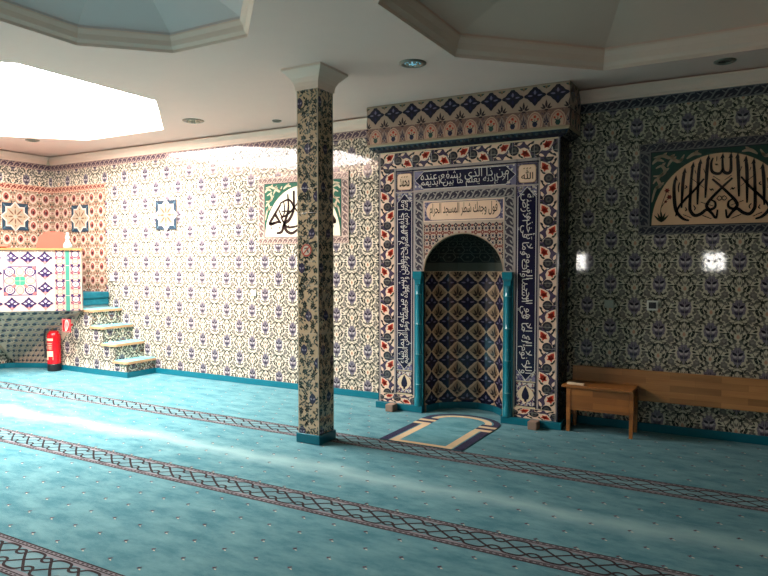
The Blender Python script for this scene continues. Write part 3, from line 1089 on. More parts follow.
for k in range(NF):
    u0, u1 = -LH + FW * k + 1e-6, -LH + FW * (k + 1) - 1e-6
    g.poly([cyl(u0, 0, 0), cyl(u1, 0, 0), cyl(u1, ZS + .01, 0), cyl(u0, ZS + .01, 0)], NB)
    g.poly([cyl(u0, ZS, -.03), cyl(u1, ZS, -.03), cyl(u1, 0, -.03), cyl(u0, 0, -.03)], NB)
DC = diamond_cell()
PC = palmette_cell('#2c1f1c', '#9a8166')
for k in range(NF):
    u0, u1 = -LH + FW * k + 1e-5, -LH + FW * (k + 1) - 1e-5
    g.rect = (u0, .07, u1, ZS + .005)
    c = (u0 + u1) / 2
    for i in (-1, 0, 1):
        for j2 in range(-1, 8):
            z = 1.375 - j2 * TZ
            g.cell(DC, c + i * FW, z, FW / .2185, 1)
            g.cell(PC, c + (i + .5) * FW, z - TZ / 2, FW / .2185, 1)
            g.cell([(3, tile('#b5917c', grout=False), ell(0, 0, .012, .012, 8)), (4, NVG, ell(0, 0, .005, .005, 6))], c + (i + .5) * FW, z)
g.rect = None
g.build('niche_lining', t)
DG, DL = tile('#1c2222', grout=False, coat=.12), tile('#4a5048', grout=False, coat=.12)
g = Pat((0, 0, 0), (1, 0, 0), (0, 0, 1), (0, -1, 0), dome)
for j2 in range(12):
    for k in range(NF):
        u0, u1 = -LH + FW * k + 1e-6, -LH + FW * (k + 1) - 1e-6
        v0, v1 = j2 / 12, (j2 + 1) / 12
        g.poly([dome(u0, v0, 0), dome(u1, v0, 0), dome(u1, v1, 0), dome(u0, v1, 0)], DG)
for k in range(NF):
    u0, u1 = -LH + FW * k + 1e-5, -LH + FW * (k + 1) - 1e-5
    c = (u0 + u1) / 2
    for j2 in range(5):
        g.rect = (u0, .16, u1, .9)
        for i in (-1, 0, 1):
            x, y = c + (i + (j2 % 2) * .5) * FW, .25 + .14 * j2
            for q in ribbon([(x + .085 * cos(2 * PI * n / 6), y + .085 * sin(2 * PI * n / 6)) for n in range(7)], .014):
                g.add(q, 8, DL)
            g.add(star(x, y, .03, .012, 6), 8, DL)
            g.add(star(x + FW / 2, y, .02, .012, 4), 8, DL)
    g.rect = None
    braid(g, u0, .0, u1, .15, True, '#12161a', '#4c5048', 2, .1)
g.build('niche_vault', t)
# turquoise corner colonnettes
TQ = tile('#0a7080', .12, grout=False)
TQJ = tile('#5fa6ac', .12, grout=False)
for x in (-3.066, -2.084):
    g = G()
    pr = [(.05, .07), (.05, .14), (.036, .165), (.036, .30), (.0375, .302), (.036, .304), (.036, .62), (.0375, .622), (.036, .624), (.036, .94), (.0375, .942), (.036, .944), (.036, 1.26), (.0375, 1.262), (.036, 1.264), (.036, 1.36)]
    g.lathe((x, MY - .005, 0), pr, TQ, 20)
    for z in (.302, .622, .942, 1.262):
        g.lathe((x, MY - .005, z), [(.036, -.003), (.0372, -.003), (.0372, .003), (.036, .003)], TQJ, 20)
    g.box((x - .052, MY - .012, .0), (x + .052, MY + .03, 1.5), TQ)
    c = g.build('colonnette', t)
    for p in c.data.polygons:
        p.use_smooth = len(p.vertices) == 4 and p.area < .006
    g = G()
    rr = lambda w, z: [(x - w, MY - .02 - w * .8, z), (x + w, MY - .02 - w * .8, z), (x + w, MY + .02, z), (x - w, MY + .02, z)]
    g.loft([rr(w, z) for w, z in ((.030, 1.365), (.034, 1.385), (.036, 1.41), (.048, 1.43), (.052, 1.455), (.052, 1.502))], TQ)
    g.build('colonnette_capital', c)
# plinth skirting that follows the front and the niche curve
g = G()
for a, b in ((-3.578, -3.012), (-2.144, -1.545)):
    g.box((a, MY - .045, 0), (b, MY + .02, .07), SK, .004)
g.box((-1.60, MY - .02, 0), (-1.555, WY - .02, .07), SK, .004)
for k in range(nseg):
    u0, u1 = -LH + 2 * LH * k / nseg, -LH + 2 * LH * (k + 1) / nseg
    g.poly([cyl(u0, 0, .02), cyl(u1, 0, .02), cyl(u1, .07, .02), cyl(u0, .07, .02)], SK)
    g.poly([cyl(u0, .07, .02), cyl(u1, .07, .02), cyl(u1, .07, -.02), cyl(u0, .07, -.02)], SK)
g.build('plinth', t)
# hood
HY, HX0, HX1, HZ0 = 6.14, -3.657, -1.484, 2.865
def hood_pattern(g, x0, x1, n):
    d = (x1 - x0) / n
    g.add(rect(x0, HZ0, x1, CZ - .01), 1, tile('#b59c8a', grout=False))
    g.add(rect(x0, HZ0, x1, 3.03), 2, tile('#806258', grout=False))
    speckle(g, x0, HZ0, x1, 3.03, 420 if x1 - x0 > 1 else 80, 3, ('#a8948a', '#3c3238', '#94766a', '#5a4c56'), 31, (.004, .007))
    g.rect = (x0, HZ0, x1, CZ - .012)
    D = diamond_cell('#0e0e28')
    gn, rd, nv, pk, cr = tile('#2e4a44', grout=False), tile('#b5402e', grout=False), tile('#23223e', grout=False), tile('#b07a6c', grout=False), tile('#c9a890', grout=False)
    for k in range(-1, n + 1):
        c = x0 + (k + .5) * d
        g.cell(D, c, 3.168, d / .2185, .94, 2)
        g.cell(palmette_cell('#33262a', None), c + d / 2, 3.066, 1.0, .80, 2)
        g.cell([(2, gn, leaf(0, -.03, 0, .03, .016)), (2, gn, leaf(.01, -.02, .045, .02, .010)), (2, gn, leaf(-.01, -.02, -.045, .02, .010)), (3, tile('#8a6a4a', grout=False), ell(0, -.01, .012, .012, 6))], c + d / 2, 3.25, 1, 1, 1)
        g.cell(palmette_cell('#3a3344', '#9c8478'), c + d / 2, 2.935, .52, .82, 3)
        # arch of flowers over a vase
        A = [(3, cr, [(-.070, -.075), (.070, -.075), (.078, -.02), (.060, .035), (.030, .066), (0, .078), (-.030, .066), (-.060, .035), (-.078, -.02)]),
             (4, pk, [(-.060, -.070), (.060, -.070), (.066, -.02), (.050, .030), (.026, .056), (0, .066), (-.026, .056), (-.050, .030), (-.066, -.02)]),
             (5, cr, [(-.050, -.068), (.050, -.068), (.056, -.02), (.042, .024), (.022, .046), (0, .054), (-.022, .046), (-.042, .024), (-.056, -.02)])]
        A += [(6, nv if k % 3 else gn, [(-.012, -.068), (.012, -.068), (.026, -.045), (.020, -.025), (.008, -.018), (-.008, -.018), (-.020, -.025), (-.026, -.045)]),
              (6, rd, star(0, .028, .020, .011, 6)), (6, rd, star(.030, .004, .014, .008, 5)), (6, rd, star(-.030, .004, .014, .008, 5)),
              (6, gn, leaf(0, -.02, 0, .012, .004)), (6, gn, leaf(.008, -.022, .034, -.008, .006)), (6, gn, leaf(-.008, -.022, -.034, -.008, .006))]
        g.cell(A, c, 2.942, 1, 1, 1)
    g.rect = None
    g.add(rect(x0, CZ - .022, x1, CZ - .012), 8, tile('#a89a84', grout=False))
g = plane_back(HY)
g.box((HX0, HY, HZ0), (HX1, WY, CZ), tile('#a08a7a', grout=False))
hood_pattern(g, HX0, HX1, 10)
r = plane_right(HX1)
hood_pattern(r, HY, WY, 2)
off = len(g.v); g.v += r.v
for f, i in zip(r.f, r.i):
    g.f.append(tuple(off + k for k in f)); g.i.append(g.mi(r.m[i]))
l_ = plane_left(HX0)
hood_pattern(l_, -WY, -HY, 2)
off = len(g.v); g.v += l_.v
for f, i in zip(l_.f, l_.i):
    g.f.append(tuple(off + k for k in f)); g.i.append(g.mi(l_.m[i]))
g.build('hood', t)
g = G()
NVM, GLD = tile('#171b2c', grout=False), tile('#a8967a', grout=False)
def hring(d, z):
    return [(HX0 + d, HY + d, z), (HX1 - d, HY + d, z), (HX1 - d, WY, z), (HX0 + d, WY, z)]
g.loft([hring(.0, HZ0), hring(0, HZ0 - .018), hring(.012, HZ0 - .03)], GLD)
g.loft([hring(.012, HZ0 - .03), hring(.03, HZ0 - .055), hring(.088, HZ0 - .085)], NVM)
n = 34
for k in range(n):
    x = HX0 + .03 + (HX1 - HX0 - .06) * (k + .5) / n
    g.lathe((x, HY + .028, HZ0 - .045), [(0, -.012), (.018, -.008), (.024, .0), (.018, .008), (0, .012)], tile('#2a3136', grout=False), 10, 'Y')
g.build('hood_moulding', t)

# ---- two little blocks on the carpet against the plinth
BLK = plain('brown_block', '#8a7464', .7, var=.4)
for x, y, lab in ((-3.345, 6.118, 'small brown block against the plinth left of the niche'), (-1.79, 6.118, 'small brown block against the plinth right of the niche')):
    g = G()
    g.box((x - .045, y - .05, 0), (x + .045, y + .06, .078), BLK, .006)
    tag(g.build('block', loc=(x, y, 0)), lab, 'block', 'small blocks on the carpet')

# ================================================================== PRAYER RUG
CRM = carpet('rug_cream', '#cdb892', '#c2ae8a'); NVC = carpet('rug_navy', '#0c1136', '#141a42'); TQC = carpet('rug_turquoise', '#357884', '#68a0a8')
RX, RY0, RYA = -2.50, 5.085, 6.02
g = plane_floor(.006)
def rugarch(w, h, y0, n=16):
    return [(RX - w, y0), (RX + w, y0)] + [(RX + w * cos(PI * k / n), RYA + h * sin(PI * k / n)) for k in range(n + 1)]
out = rugarch(.40, .30, RY0)
g.prism(out, 0, .006, TQC)
def rarc(w0, h0, w1, h1, m, lay, n=20):
    for k in range(n):
        a, b = PI * k / n, PI * (k + 1) / n
        g.add([(RX + w0 * cos(a), RYA + h0 * sin(a)), (RX + w0 * cos(b), RYA + h0 * sin(b)), (RX + w1 * cos(b), RYA + h1 * sin(b)), (RX + w1 * cos(a), RYA + h1 * sin(a))], lay, m)
rarc(.40, .30, .335, .25, NVC, 1)
rarc(.318, .235, .25, .175, CRM, 1)
for s in (-1, 1):
    q = lambda a, b, y0, y1: rect(*sorted((RX + s * a, RX + s * b))[:1], y0, sorted((RX + s * a, RX + s * b))[1], y1)
    g.add(q(.40, .315, RY0, 5.76), 1, NVC)
    g.add(q(.300, .225, RY0, 5.76), 1, CRM)
    for k, m in enumerate((CRM, NVC, CRM, NVC)):
        g.add(q(.405, .23, 5.76 + .065 * k, 5.76 + .065 * (k + 1)), 2, m)
g.add(rect(RX - .30, RY0, RX + .30, RY0 + .055), 2, CRM)
tag(g.build('prayer_rug', loc=(RX, 5.6, 0)), 'arched prayer rug with cream and navy outline before the niche', 'rug')

# ================================================================== PULPIT AND STAIR (corner)
P0 = Vector((-8.336, 6.03))
D45 = Vector((-1, -1)).normalized()
SP = 2.02
PL = P0 + D45 * SP
FY = 6.10        # stair flank
t = thing('pulpit', 'raised corner pulpit with tiled parapet, wooden rail and teal post', 'pulpit', (P0.x - .5, P0.y - .2, 0))
nrm = Vector((1, -1, 0)).normalized()
def p45(off=0.):
    o = Vector((P0.x, P0.y, 0)) + nrm * off
    return Pat(o, (-D45.x, -D45.y, 0), (0, 0, 1), nrm)      # u from -SP (left) to 0 (right end)
WT = tile('#aa9c95', grout=False)
PZ0, PZ1 = .91, 1.765
g = p45()
inn = Vector((-1, 1)).normalized()
def quad_xy(d0, d1):
    a, b = P0 + inn * d0, PL + inn * d0
    return [(a.x, a.y), (b.x, b.y), ((PL + inn * d1).x, (PL + inn * d1).y), ((P0 + inn * d1).x, (P0 + inn * d1).y)]
g.prism(quad_xy(0, .10), PZ0, PZ1, WT)
# diamonds field, star emblem, floral uprights
TB = tile('#e8d6c6', grout=False)
DCP = diamond_cell('#2a2142', lily='#b5a8b4', inner='#5c5478', fat=1.45)
DCP += [(4, tile('#b5706a', grout=False), leaf(.0, -.095, .0, -.045, .022)), (2, tile('#c48c84', grout=False), ogee(0, -.012, .106, .112, PROF_LOBE))]
DCP += [(1, tile('#e0a48c', grout=False), leaf(0, -.085, 0, -.04, .05))]
g.rect = (-SP, PZ0, -.352, PZ1)
for i in range(8):
    for j2 in range(4):
        u = -.472 - i * .2125
        if i in (1, 2) and j2 in (1, 2):
            continue
        g.cell(DCP, u, PZ0 + .107 + j2 * .2135, .93, .90)
        for dx, dy in ((.09, .09), (-.09, .09), (.1, 0.02), (.09, -.09)):
            g.add(star(u + dx, PZ0 + .107 + j2 * .2135 + dy, .012, .006, 5), 1, TB)
g.rect = None
uc, zc = -.79, PZ0 + .427
PUR, PNK, PEA, GRT = tile('#332650', grout=False), tile('#b0605e', grout=False), tile('#c09a82', grout=False), tile('#3a7f68', grout=False)
g.add(rect(uc - .208, zc - .205, uc + .208, zc + .205), 2, PUR)
g.add(rect(uc - .196, zc - .193, uc + .196, zc + .193), 3, WT)
for sx in (-1, 1):
    for sy in (-1, 1):
        c_ = (uc + sx * .128, zc + sy * .126)
        g.add(ell(*c_, .072, .070, 14), 4, PUR); g.add(ell(*c_, .055, .053, 14), 5, WT)
        g.adds(ribbon([(c_[0] + .034 * cos(a * PI / 6), c_[1] + .034 * sin(a * PI / 6)) for a in range(13)], .008), 6, PUR)
        g.add(star(*c_, .018, .009, 6), 6, PNK)
        g.add(leaf(uc + sx * .05, zc + sy * .05, uc + sx * .10, zc + sy * .10, .022), 7, PNK)
        g.add(leaf(uc + sx * .196, zc + sy * .193, uc + sx * .165, zc + sy * .162, .03), 4, PNK)
for dx, dy in ((1, 0), (-1, 0), (0, 1), (0, -1)):
    g.add(ell(uc + dx * .132, zc + dy * .130, .064 if dx else .052, .052 if dx else .064, 12), 6, PNK)
    g.add(ell(uc + dx * .132, zc + dy * .130, .054 if dx else .042, .042 if dx else .054, 12), 7, PEA)
g.add(rect(uc - .065, zc - .062, uc + .065, zc + .062), 7, GRT)
for a in (-.001, ):
    g.add(rect(uc - .002, zc - .062, uc + .002, zc + .062), 8, WT); g.add(rect(uc - .065, zc - .002, uc + .065, zc + .002), 8, WT)
for u0, u1 in ((-.150, -.008), (-.352, -.214)):
    g.add(rect(u0, PZ0, u1, PZ1), 2, tile('#b08c80', grout=False))
    c = (u0 + u1) / 2
    g.rect = (u0, PZ0, u1, PZ1)
    for k in range(9):
        z = PZ0 + .0535 + k * .1068
        if k % 2:
            g.add(ell(c, z, .044, .040, 12), 4, WT); g.adds(ribbon([(c + .05 * cos(a * PI / 6), z + .047 * sin(a * PI / 6)) for a in range(13)], .014), 3, PUR)
            g.add(star(c, z, .016, .008, 5), 5, PNK)
        else:
            g.add(ell(c, z, .034, .026, 10), 4, PEA); g.adds(ribbon([(c + .038 * cos(a * PI / 6), z + .030 * sin(a * PI / 6)) for a in range(13)], .010), 3, PNK)
        for sx in (-1, 1):
            g.add(leaf(c + sx * .028, z + .030, c + sx * .068, z + .075, .014), 3, PUR)
            g.add(leaf(c + sx * .028, z - .030, c + sx * .068, z - .075, .014), 3, PNK if k % 2 else PUR)
    g.rect = None
g.add(rect(-.352, PZ0, -.344, PZ1), 4, tile('#caa084', grout=False)); g.add(rect(-.01, PZ0, 0, PZ1), 4, tile('#d8a88c', grout=False))
g.build('parapet', t)
g = p45(.004)
g.add(rect(-.209, PZ0, -.157, PZ1), 1, tile('#3a7668', grout=False))
g.slab(-.209, PZ0 + .001, -.157, PZ1 - .001, .01, tile('#3a7668', grout=False))
for k in range(1, 4):
    g.add(rect(-.209, PZ0 + k * .2135 - .003, -.157, PZ0 + k * .2135 + .003), 2, WT)
pst = g.build('post', t)
fc = P0 + D45 * .183 + inn * .05
g = G()
g.lathe((fc.x, fc.y, PZ1 + .03), [(.0, 0), (.055, 0), (.062, .02), (.056, .055), (.036, .085), (.028, .11), (.022, .12), (.030, .135), (.032, .155), (.024, .175), (.016, .185), (.02, .20), (.017, .22), (0, .228)], tile('#8fb4ae', .2, grout=False), 20)
g.build('finial', t, smooth=True)
g = G()
g.prism([tuple(P0 + inn * -.025 - D45 * .012), tuple(PL + inn * -.025), tuple(PL + inn * .125), tuple(P0 + inn * .125 - D45 * .012)], PZ1, PZ1 + .03, wood('rail_wood', '#8a6238', '#a87c4c'))
g.build('handrail', t)
# floor slab of the pulpit
g = G()
corner = [tuple(P0 + inn * .01), tuple(PL + inn * .01), (XL + .02, WY - .01), (-8.47, WY - .01), (-8.47, 6.10)]
TREADC = carpet('stair_carpet', '#0f5868', '#1d7080')
g.prism(corner, PZ0, 1.13, tile('#6a7f86', grout=False))
g.prism(corner, 1.13, 1.15, TREADC)
g.build('platform', t)
# tapering tiled corbel below
a0, a1 = Vector((-8.43, 6.085)), P0 + D45 * 1.34 + inn * .02
b0, b1 = Vector((-9.22, 6.088)), Vector((-9.72, 5.86))
top = [(a0.x, a0.y, PZ0), (a1.x, a1.y, PZ0)]
bot = [(b0.x, b0.y, .075), (b1.x, b1.y, .075)]
cu_ = (Vector(top[0]) + Vector(bot[0])) / 2
def bil(u, v, d):        # u 0..1 left->right, v 0..1 bottom->top
    A = Vector(bot[1]).lerp(Vector(bot[0]), u); B = Vector(top[1]).lerp(Vector(top[0]), u)
    q = A.lerp(B, v)
    return tuple(q + Vector((.42, -.5, -.75)).normalized() * d)
g = Pat((0, 0, 0), (1, 0, 0), (0, 0, 1), (0, -1, 0), bil)
CB = tile('#dcb49a', grout=False)
g.poly([bil(0, 0, 0), bil(1, 0, 0), bil(1, 1, 0), bil(0, 1, 0)], CB)
back_t = [(-8.42, 6.56, PZ0), (XL + .02, 6.56, PZ0), (XL + .02, PL.y + .5, PZ0)]
bb = [(-9.22, 6.5, .075), (XL + .02, 6.5, .075), (XL + .02, 5.9, .075)]
g.poly([bot[0], bb[0], back_t[0], top[0]], CB); g.poly([top[1], back_t[2], bb[2], bot[1]], CB)
g.poly([bot[0], bot[1], bb[2], bb[1], bb[0]], CB)
for j2 in range(10):
    for i in range(9):
        u, v = (i + .5 + (j2 % 2) * .5) / 9.2, (j2 + .5) / 10
        if u > .97:
            continue
        for cxx, cyy, rx, ry, m in ((0, 0, .030, .024, '#3f3b44'), (.05, .0, .014, .012, '#6c5a5c'), (.02, .030, .03, .008, '#84808a'), (-.03, -.03, .02, .006, '#5a5658')):
            g.add(ell(u + cxx, v + cyy, rx, ry, 7), 1, tile(m, grout=False))
g.build('corbel', t)

# staircase
t = thing('staircase', 'short tiled staircase with turquoise treads climbing to the corner pulpit', 'staircase', (-8.0, 6.34, 0))
RISE = [.222, .452, .684, .916]
FR = [-7.485, -7.725, -7.965, -8.205]
side = [(-9.76, 0), (FR[0], 0)]
for k in range(4):
    side += [(FR[k], RISE[k] - .03), (FR[k + 1] if k < 3 else -8.47, RISE[k] - .03)]
side += [(-8.47, PZ0 - .005), (-9.76, PZ0 - .005)]
g = plane_back(FY)
g.poly([(x, FY, z) for x, z in side], CR)
cell = cream_cell(True)
for k in range(5):
    x1 = FR[k] if k < 4 else -8.47
    x0 = FR[k + 1] if k < 3 else (-8.47 if k == 3 else -9.76)
    zt = RISE[k] - .03 if k < 4 else PZ0 - .005
    g.rect = (x0, .08, x1, zt)
    for i in range(-8, 8):
        for j2 in range(-1, 6):
            if (i + j2) % 2 == 0:
                g.cell(cell, -8.35 + i * TX, .35 + j2 * TZ)
g.rect = None
g.build('stair_side', t)
for k in range(4):
    # riser
    g = plane_right(FR[k])
    zb = RISE[k - 1] if k else 0
    g.slab(FY, zb, WY - .009, RISE[k] - .03, .02, CR)
    g.rect = (FY, max(zb, .078), WY - .009, RISE[k] - .03)
    for i in range(-2, 6):
        for j2 in range(-1, 6):
            if (i + j2) % 2 == 0:
                g.cell(cell, 6.2 + i * TX, .22 + j2 * TZ)
    # reddish scrolls seen on the risers
    speckle(g, FY, max(zb, .078), WY - .009, RISE[k] - .03, 26, 4, ('#7a4a44', '#8a6a4a', '#4a3f4a'), 20 + k, (.008, .014))
    g.rect = None
    g.build('riser', t)
    g = G()
    xb = FR[k + 1] if k < 3 else -8.47
    x1, y0, z1 = FR[k] + .03, FY - .03, RISE[k]
    r_ = .05
    outl = [(xb, WY - .009), (xb - .03, y0)] + [(x1 - r_ + r_ * sin(a), y0 + r_ - r_ * cos(a)) for a in [PI / 2 * q_ / 5 for q_ in range(6)]] + [(x1, WY - .009)]
    g.prism(outl, z1 - .035, z1 - .002, wood('nosing_wood', '#b98a5e', '#d8b088'))
    tr = g.build('tread', t)
    g = G()
    ins = [(xb + .0, WY - .004), (xb - .02, y0 + .02)] + [(x1 - r_ + (r_ - .015) * sin(a), y0 + r_ - (r_ - .015) * cos(a)) for a in [PI / 2 * q_ / 5 for q_ in range(6)]] + [(x1 - .012, WY - .004)]
    g.prism(ins, z1 - .002, z1 + .006, carpet('tread_carpet', '#5fb8be', '#86cfd0'))
    g.build('tread_carpet', tr)
g = G()
g.box((-8.50, 6.02, .965), (-8.455, WY - .009, 1.06), TREADC, .006)
g.box((-8.51, 6.02, 1.06), (-8.435, WY - .009, 1.155), TREADC, .02)
g.build('landing_edge', t)
g = G()
g.prism([(-9.24, FY), (-9.24, FY - .022), (FR[0] + .022, FY - .022), (FR[0] + .022, WY - .009), (FR[0], WY - .009), (FR[0], FY)], 0, .078, SK)
g.prism([(-9.24, FY), (-9.70, 5.89), (XL + .024, 5.79), (XL + .024, 5.75), (-9.69, 5.86), (-9.24, FY - .022)], 0, .078, SK)
g.build('skirting', t)

# ---- orange chair standing in the pulpit
ORC = plain('orange_fabric', '#a84a3a', .9, bump=.3, bscale=200, var=.15)
CHR = plain('chair_metal', '#7a7a7c', .3, 1.)
def chair(cx, cy, z, ang, name, lab):
    t = thing(name, lab, 'chair', (cx, cy, z))
    def R(x, y, h):
        return (cx + x * cos(ang) - y * sin(ang), cy + x * sin(ang) + y * cos(ang), z + h)
    g = G()
    prof = []
    for k in range(17):
        a = PI * k / 16
        prof.append((.235 * math.copysign(abs(cos(a)) ** .8, cos(a)), .40 * sin(a) ** .42))
    f = [R(x, .17, .50 + h) for x, h in prof]; b = [R(x, .20, .50 + h) for x, h in prof]
    g.poly(f, ORC); g.poly(b[::-1], ORC)
    for k in range(17):
        g.poly([f[k], b[k], b[(k + 1) % 17], f[(k + 1) % 17]], ORC)
    g.build('backrest', t)
    g = G()
    bmx = bmesh.new(); bmesh.ops.create_cube(bmx, size=1)
    for v in bmx.verts:
        v.co = Vector(R(v.co.x * .42, v.co.y * .40 - .02, .435 + v.co.z * .05))
    bmesh.ops.bevel(bmx, geom=bmx.edges[:], offset=.018, segments=2, affect='EDGES')
    g.bm(bmx, ORC)
    g.build('seat', t)
    for sx in (-1, 1):
        for sy in (-1, 1):
            g = G()
            pts = [R(sx * .18, sy * .17, 0), R(sx * .18, sy * .16, .42)]
            if sy > 0:
                pts.append(R(sx * .18, .185, .62))
            g.tube(pts, .011, CHR)
            g.build('leg', t)
    return t
chair(-8.86, 5.93, 1.15, math.radians(45), 'chair', 'salmon orange chair standing inside the corner pulpit')
g = G()
cs = P0 + D45 * 1.055 + inn * .05
bmx = bmesh.new(); bmesh.ops.create_uvsphere(bmx, u_segments=16, v_segments=10, radius=1)
for v in bmx.verts:
    q = Vector((math.copysign(abs(v.co.x) ** .7, v.co.x), math.copysign(abs(v.co.y) ** .7, v.co.y), v.co.z))
    v.co = Vector((cs.x, cs.y, PZ1 + .03 + .022)) + Vector((q.x * .14 * -D45.x + q.y * .06 * inn.x, q.x * .14 * -D45.y + q.y * .06 * inn.y, q.z * .022))
g.bm(bmx, ORC)
tag(g.build('cushion', loc=(cs.x, cs.y, PZ1 + .03), smooth=True), 'flat orange cushion on the pulpit rail at the left picture edge', 'cushion')

# ================================================================== FIRE EXTINGUISHER + SIGN
ex, ey = -8.925, 5.98
t = thing('fire_extinguisher', 'red fire extinguisher with black base standing beside the stair flank', 'fire extinguisher', (ex, ey, 0))
REDP = plain('extinguisher_red', '#c80f1c', .25, var=.1)
BLKP = plain('black_plastic', '#15151a', .45)
g = G(); g.lathe((ex, ey, 0), [(0, .10), (.092, .10), (.094, .12), (.094, .50), (.088, .545), (.06, .585), (.03, .60), (0, .60)], REDP, 28)
g.build('cylinder_body', t, smooth=True)
g = G(); g.lathe((ex, ey, 0), [(0, 0.0), (.086, .0), (.092, .01), (.096, .105), (.09, .115), (0, .115)], BLKP, 28)
g.build('base', t)
g = G(); g.lathe((ex, ey, 0), [(.0, .595), (.03, .595), (.03, .64), (.022, .65), (.022, .68), (0, .68)], plain('valve_brass', '#8a7a5c', .35, .8), 16)
g.build('valve', t)
g = G()
hq = lambda k, z: (ex + .56 * k, ey + .83 * k - .03, z)
g.tube([hq(-.05, .665), hq(.0, .70), hq(.06, .725), hq(.085, .72)], .013, BLKP)
g.tube([hq(-.04, .655), hq(.03, .665), hq(.08, .655)], .012, BLKP)
g.build('handle', t)
g = G()
hp = lambda k, z: (ex - .56 * k, ey - .83 * k, z)
g.tube([hp(0, .66), hp(.06, .665), hp(.105, .62), hp(.122, .54), hp(.122, .40), hp(.112, .30)], .014, BLKP)
g.lathe(hp(.110, .20), [(.0, 0), (.022, 0), (.015, .10), (0, .10)], BLKP, 12)
g.build('hose', t)
LBL = plain('label_cream', '#e6c8a8', .5, var=.1)
g = G()
va = math.atan2(-ey, -ex)
def lab(a0, a1, z0, z1, m, r=.0955):
    for k in range(8):
        p, q_ = a0 + (a1 - a0) * k / 8, a0 + (a1 - a0) * (k + 1) / 8
        g.poly([(ex + r * cos(p), ey + r * sin(p), z0), (ex + r * cos(q_), ey + r * sin(q_), z0), (ex + r * cos(q_), ey + r * sin(q_), z1), (ex + r * cos(p), ey + r * sin(p), z1)], m)
lab(va - 1.35, va - .15, .45, .485, LBL)
lab(va - 1.35, va - .15, .17, .30, LBL)
lab(va - 1.35, va - .15, .31, .44, plain('label_red', '#a81420', .5), .0950)
for k in range(4):
    lab(va - 1.2, va - .3, .33 + k * .026, .338 + k * .026, LBL, .0958)
lab(va - .9, va - .2, .17, .22, REDP, .0960)
g.build('label', t)

SGY = 5.88
sg = plane_back(SGY)
sx0, sx1, sz0, sz1 = -8.583, -8.390, .602, .790
sg.slab(sx0, sz0, sx1, sz1, .006, plain('sign_red', '#a8101a', .4))
sg.box((sx0 + .02, SGY, .68), (sx0 + .05, 6.02, .71), plain('sign_red', '#c4141e', .4))
SW = plain('sign_white', '#f0e0d8', .4)
cxs = (sx0 + sx1) / 2 + .005
sg.adds(ribbon([(sx0 + .012, sz0 + .012), (sx1 - .012, sz0 + .012), (sx1 - .012, sz1 - .012), (sx0 + .012, sz1 - .012), (sx0 + .012, sz0 + .008)], .003), 1, SW)
zs = sz0 - .568
sg.adds(ribbon(smooth([(cxs - .020, .59 + zs), (cxs - .030, .64 + zs), (cxs - .024, .70 + zs), (cxs - .004, .735 + zs), (cxs + .022, .735 + zs), (cxs + .040, .70 + zs), (cxs + .034, .65 + zs), (cxs + .012, .605 + zs), (cxs - .018, .59 + zs)], 4), .011), 1, SW)
sg.adds(ribbon(smooth([(cxs + .004, .735 + zs), (cxs + .010, .69 + zs), (cxs + .004, .64 + zs), (cxs - .004, .61 + zs)], 4), .008), 1, SW)
tag(sg.build('fire_sign', loc=(cxs, SGY, .69)), 'square red fire sign with white outline drawing above the extinguisher', 'sign')

# ================================================================== WALL PANELS
def star_panel(name, p, cx, cz, label, loc):
    BL, WH, BE, GD = tile('#203646', grout=False), tile('#bab3aa', grout=False), tile('#9c8d78', grout=False), tile('#664a3c', grout=False)
    r = .205
    p.slab(cx - r, cz - r, cx + r, cz + r, .009, tile('#d8c4ac', grout=False))
    p.add(rect(cx - r, cz - r, cx + r, cz + r), 1, BL)
    for k in range(4):                     # dark leaf veins in the corners
        a = PI / 4 + k * PI / 2
        p.add(leaf(cx + .2 * cos(a), cz + .2 * sin(a), cx + .27 * cos(a), cz + .27 * sin(a), .012), 2, tile('#41606e', grout=False))
    p.add(star(cx, cz, .245, .175, 8, 0) if False else [(cx + x, cz + z) for x, z in [(.238, 0), (.150, .072), (.150, .150), (.072, .150), (0, .232), (-.072, .150), (-.150, .150), (-.150, .072), (-.232, 0), (-.150, -.072), (-.150, -.150), (-.072, -.150), (0, -.232), (.072, -.150), (.150, -.150), (.150, -.072)]], 3, WH)
    p.add([(cx + x * .88, cz + z * .88) for x, z in [(.232, 0), (.148, .070), (.148, .148), (.070, .148), (0, .232), (-.070, .148), (-.148, .148), (-.148, .070), (-.232, 0), (-.148, -.070), (-.148, -.148), (-.070, -.148), (0, -.232), (.070, -.148), (.148, -.148), (.148, -.070)]], 4, BE)
    for k in range(8):
        a = PI / 4 * k
        d = (cos(a), sin(a))
        p.add(leaf(cx + .03 * d[0], cz + .03 * d[1], cx + (.15 if k % 2 else .12) * d[0], cz + (.15 if k % 2 else .12) * d[1], .012), 5, GD)
        p.add(ell(cx + .1 * cos(a + .35), cz + .1 * sin(a + .35), .014, .009, 7, a), 5, tile('#7b8a7c', grout=False))
        p.add(ell(cx + .14 * cos(a), cz + .14 * sin(a), .012, .012, 7), 6, tile('#9a5a50', grout=False) if k % 2 else GD)
    p.add(star(cx, cz, .035, .018, 8), 6, tile('#8a9a8c', grout=False))
    tag(p.build(name, loc=loc), label, 'tile panel', 'star tile panels')
star_panel('star_tile_panel', plane_back(WY - .016), -7.208, 2.262, 'blue-framed star tile panel alone on the pale prayer wall', (-7.208, WY - .008, 2.262))
star_panel('star_tile_panel', plane_back(WY - .017), -9.085, 2.275, 'blue-framed star tile panel on reddish tiles right of the orange chair', (-9.085, WY - .013, 2.275))
star_panel('star_tile_panel', plane_right(XL + .017), 5.965, 2.29, 'blue-framed star tile panel on the left side wall over the pulpit rail', (XL + .013, 5.965, 2.29))

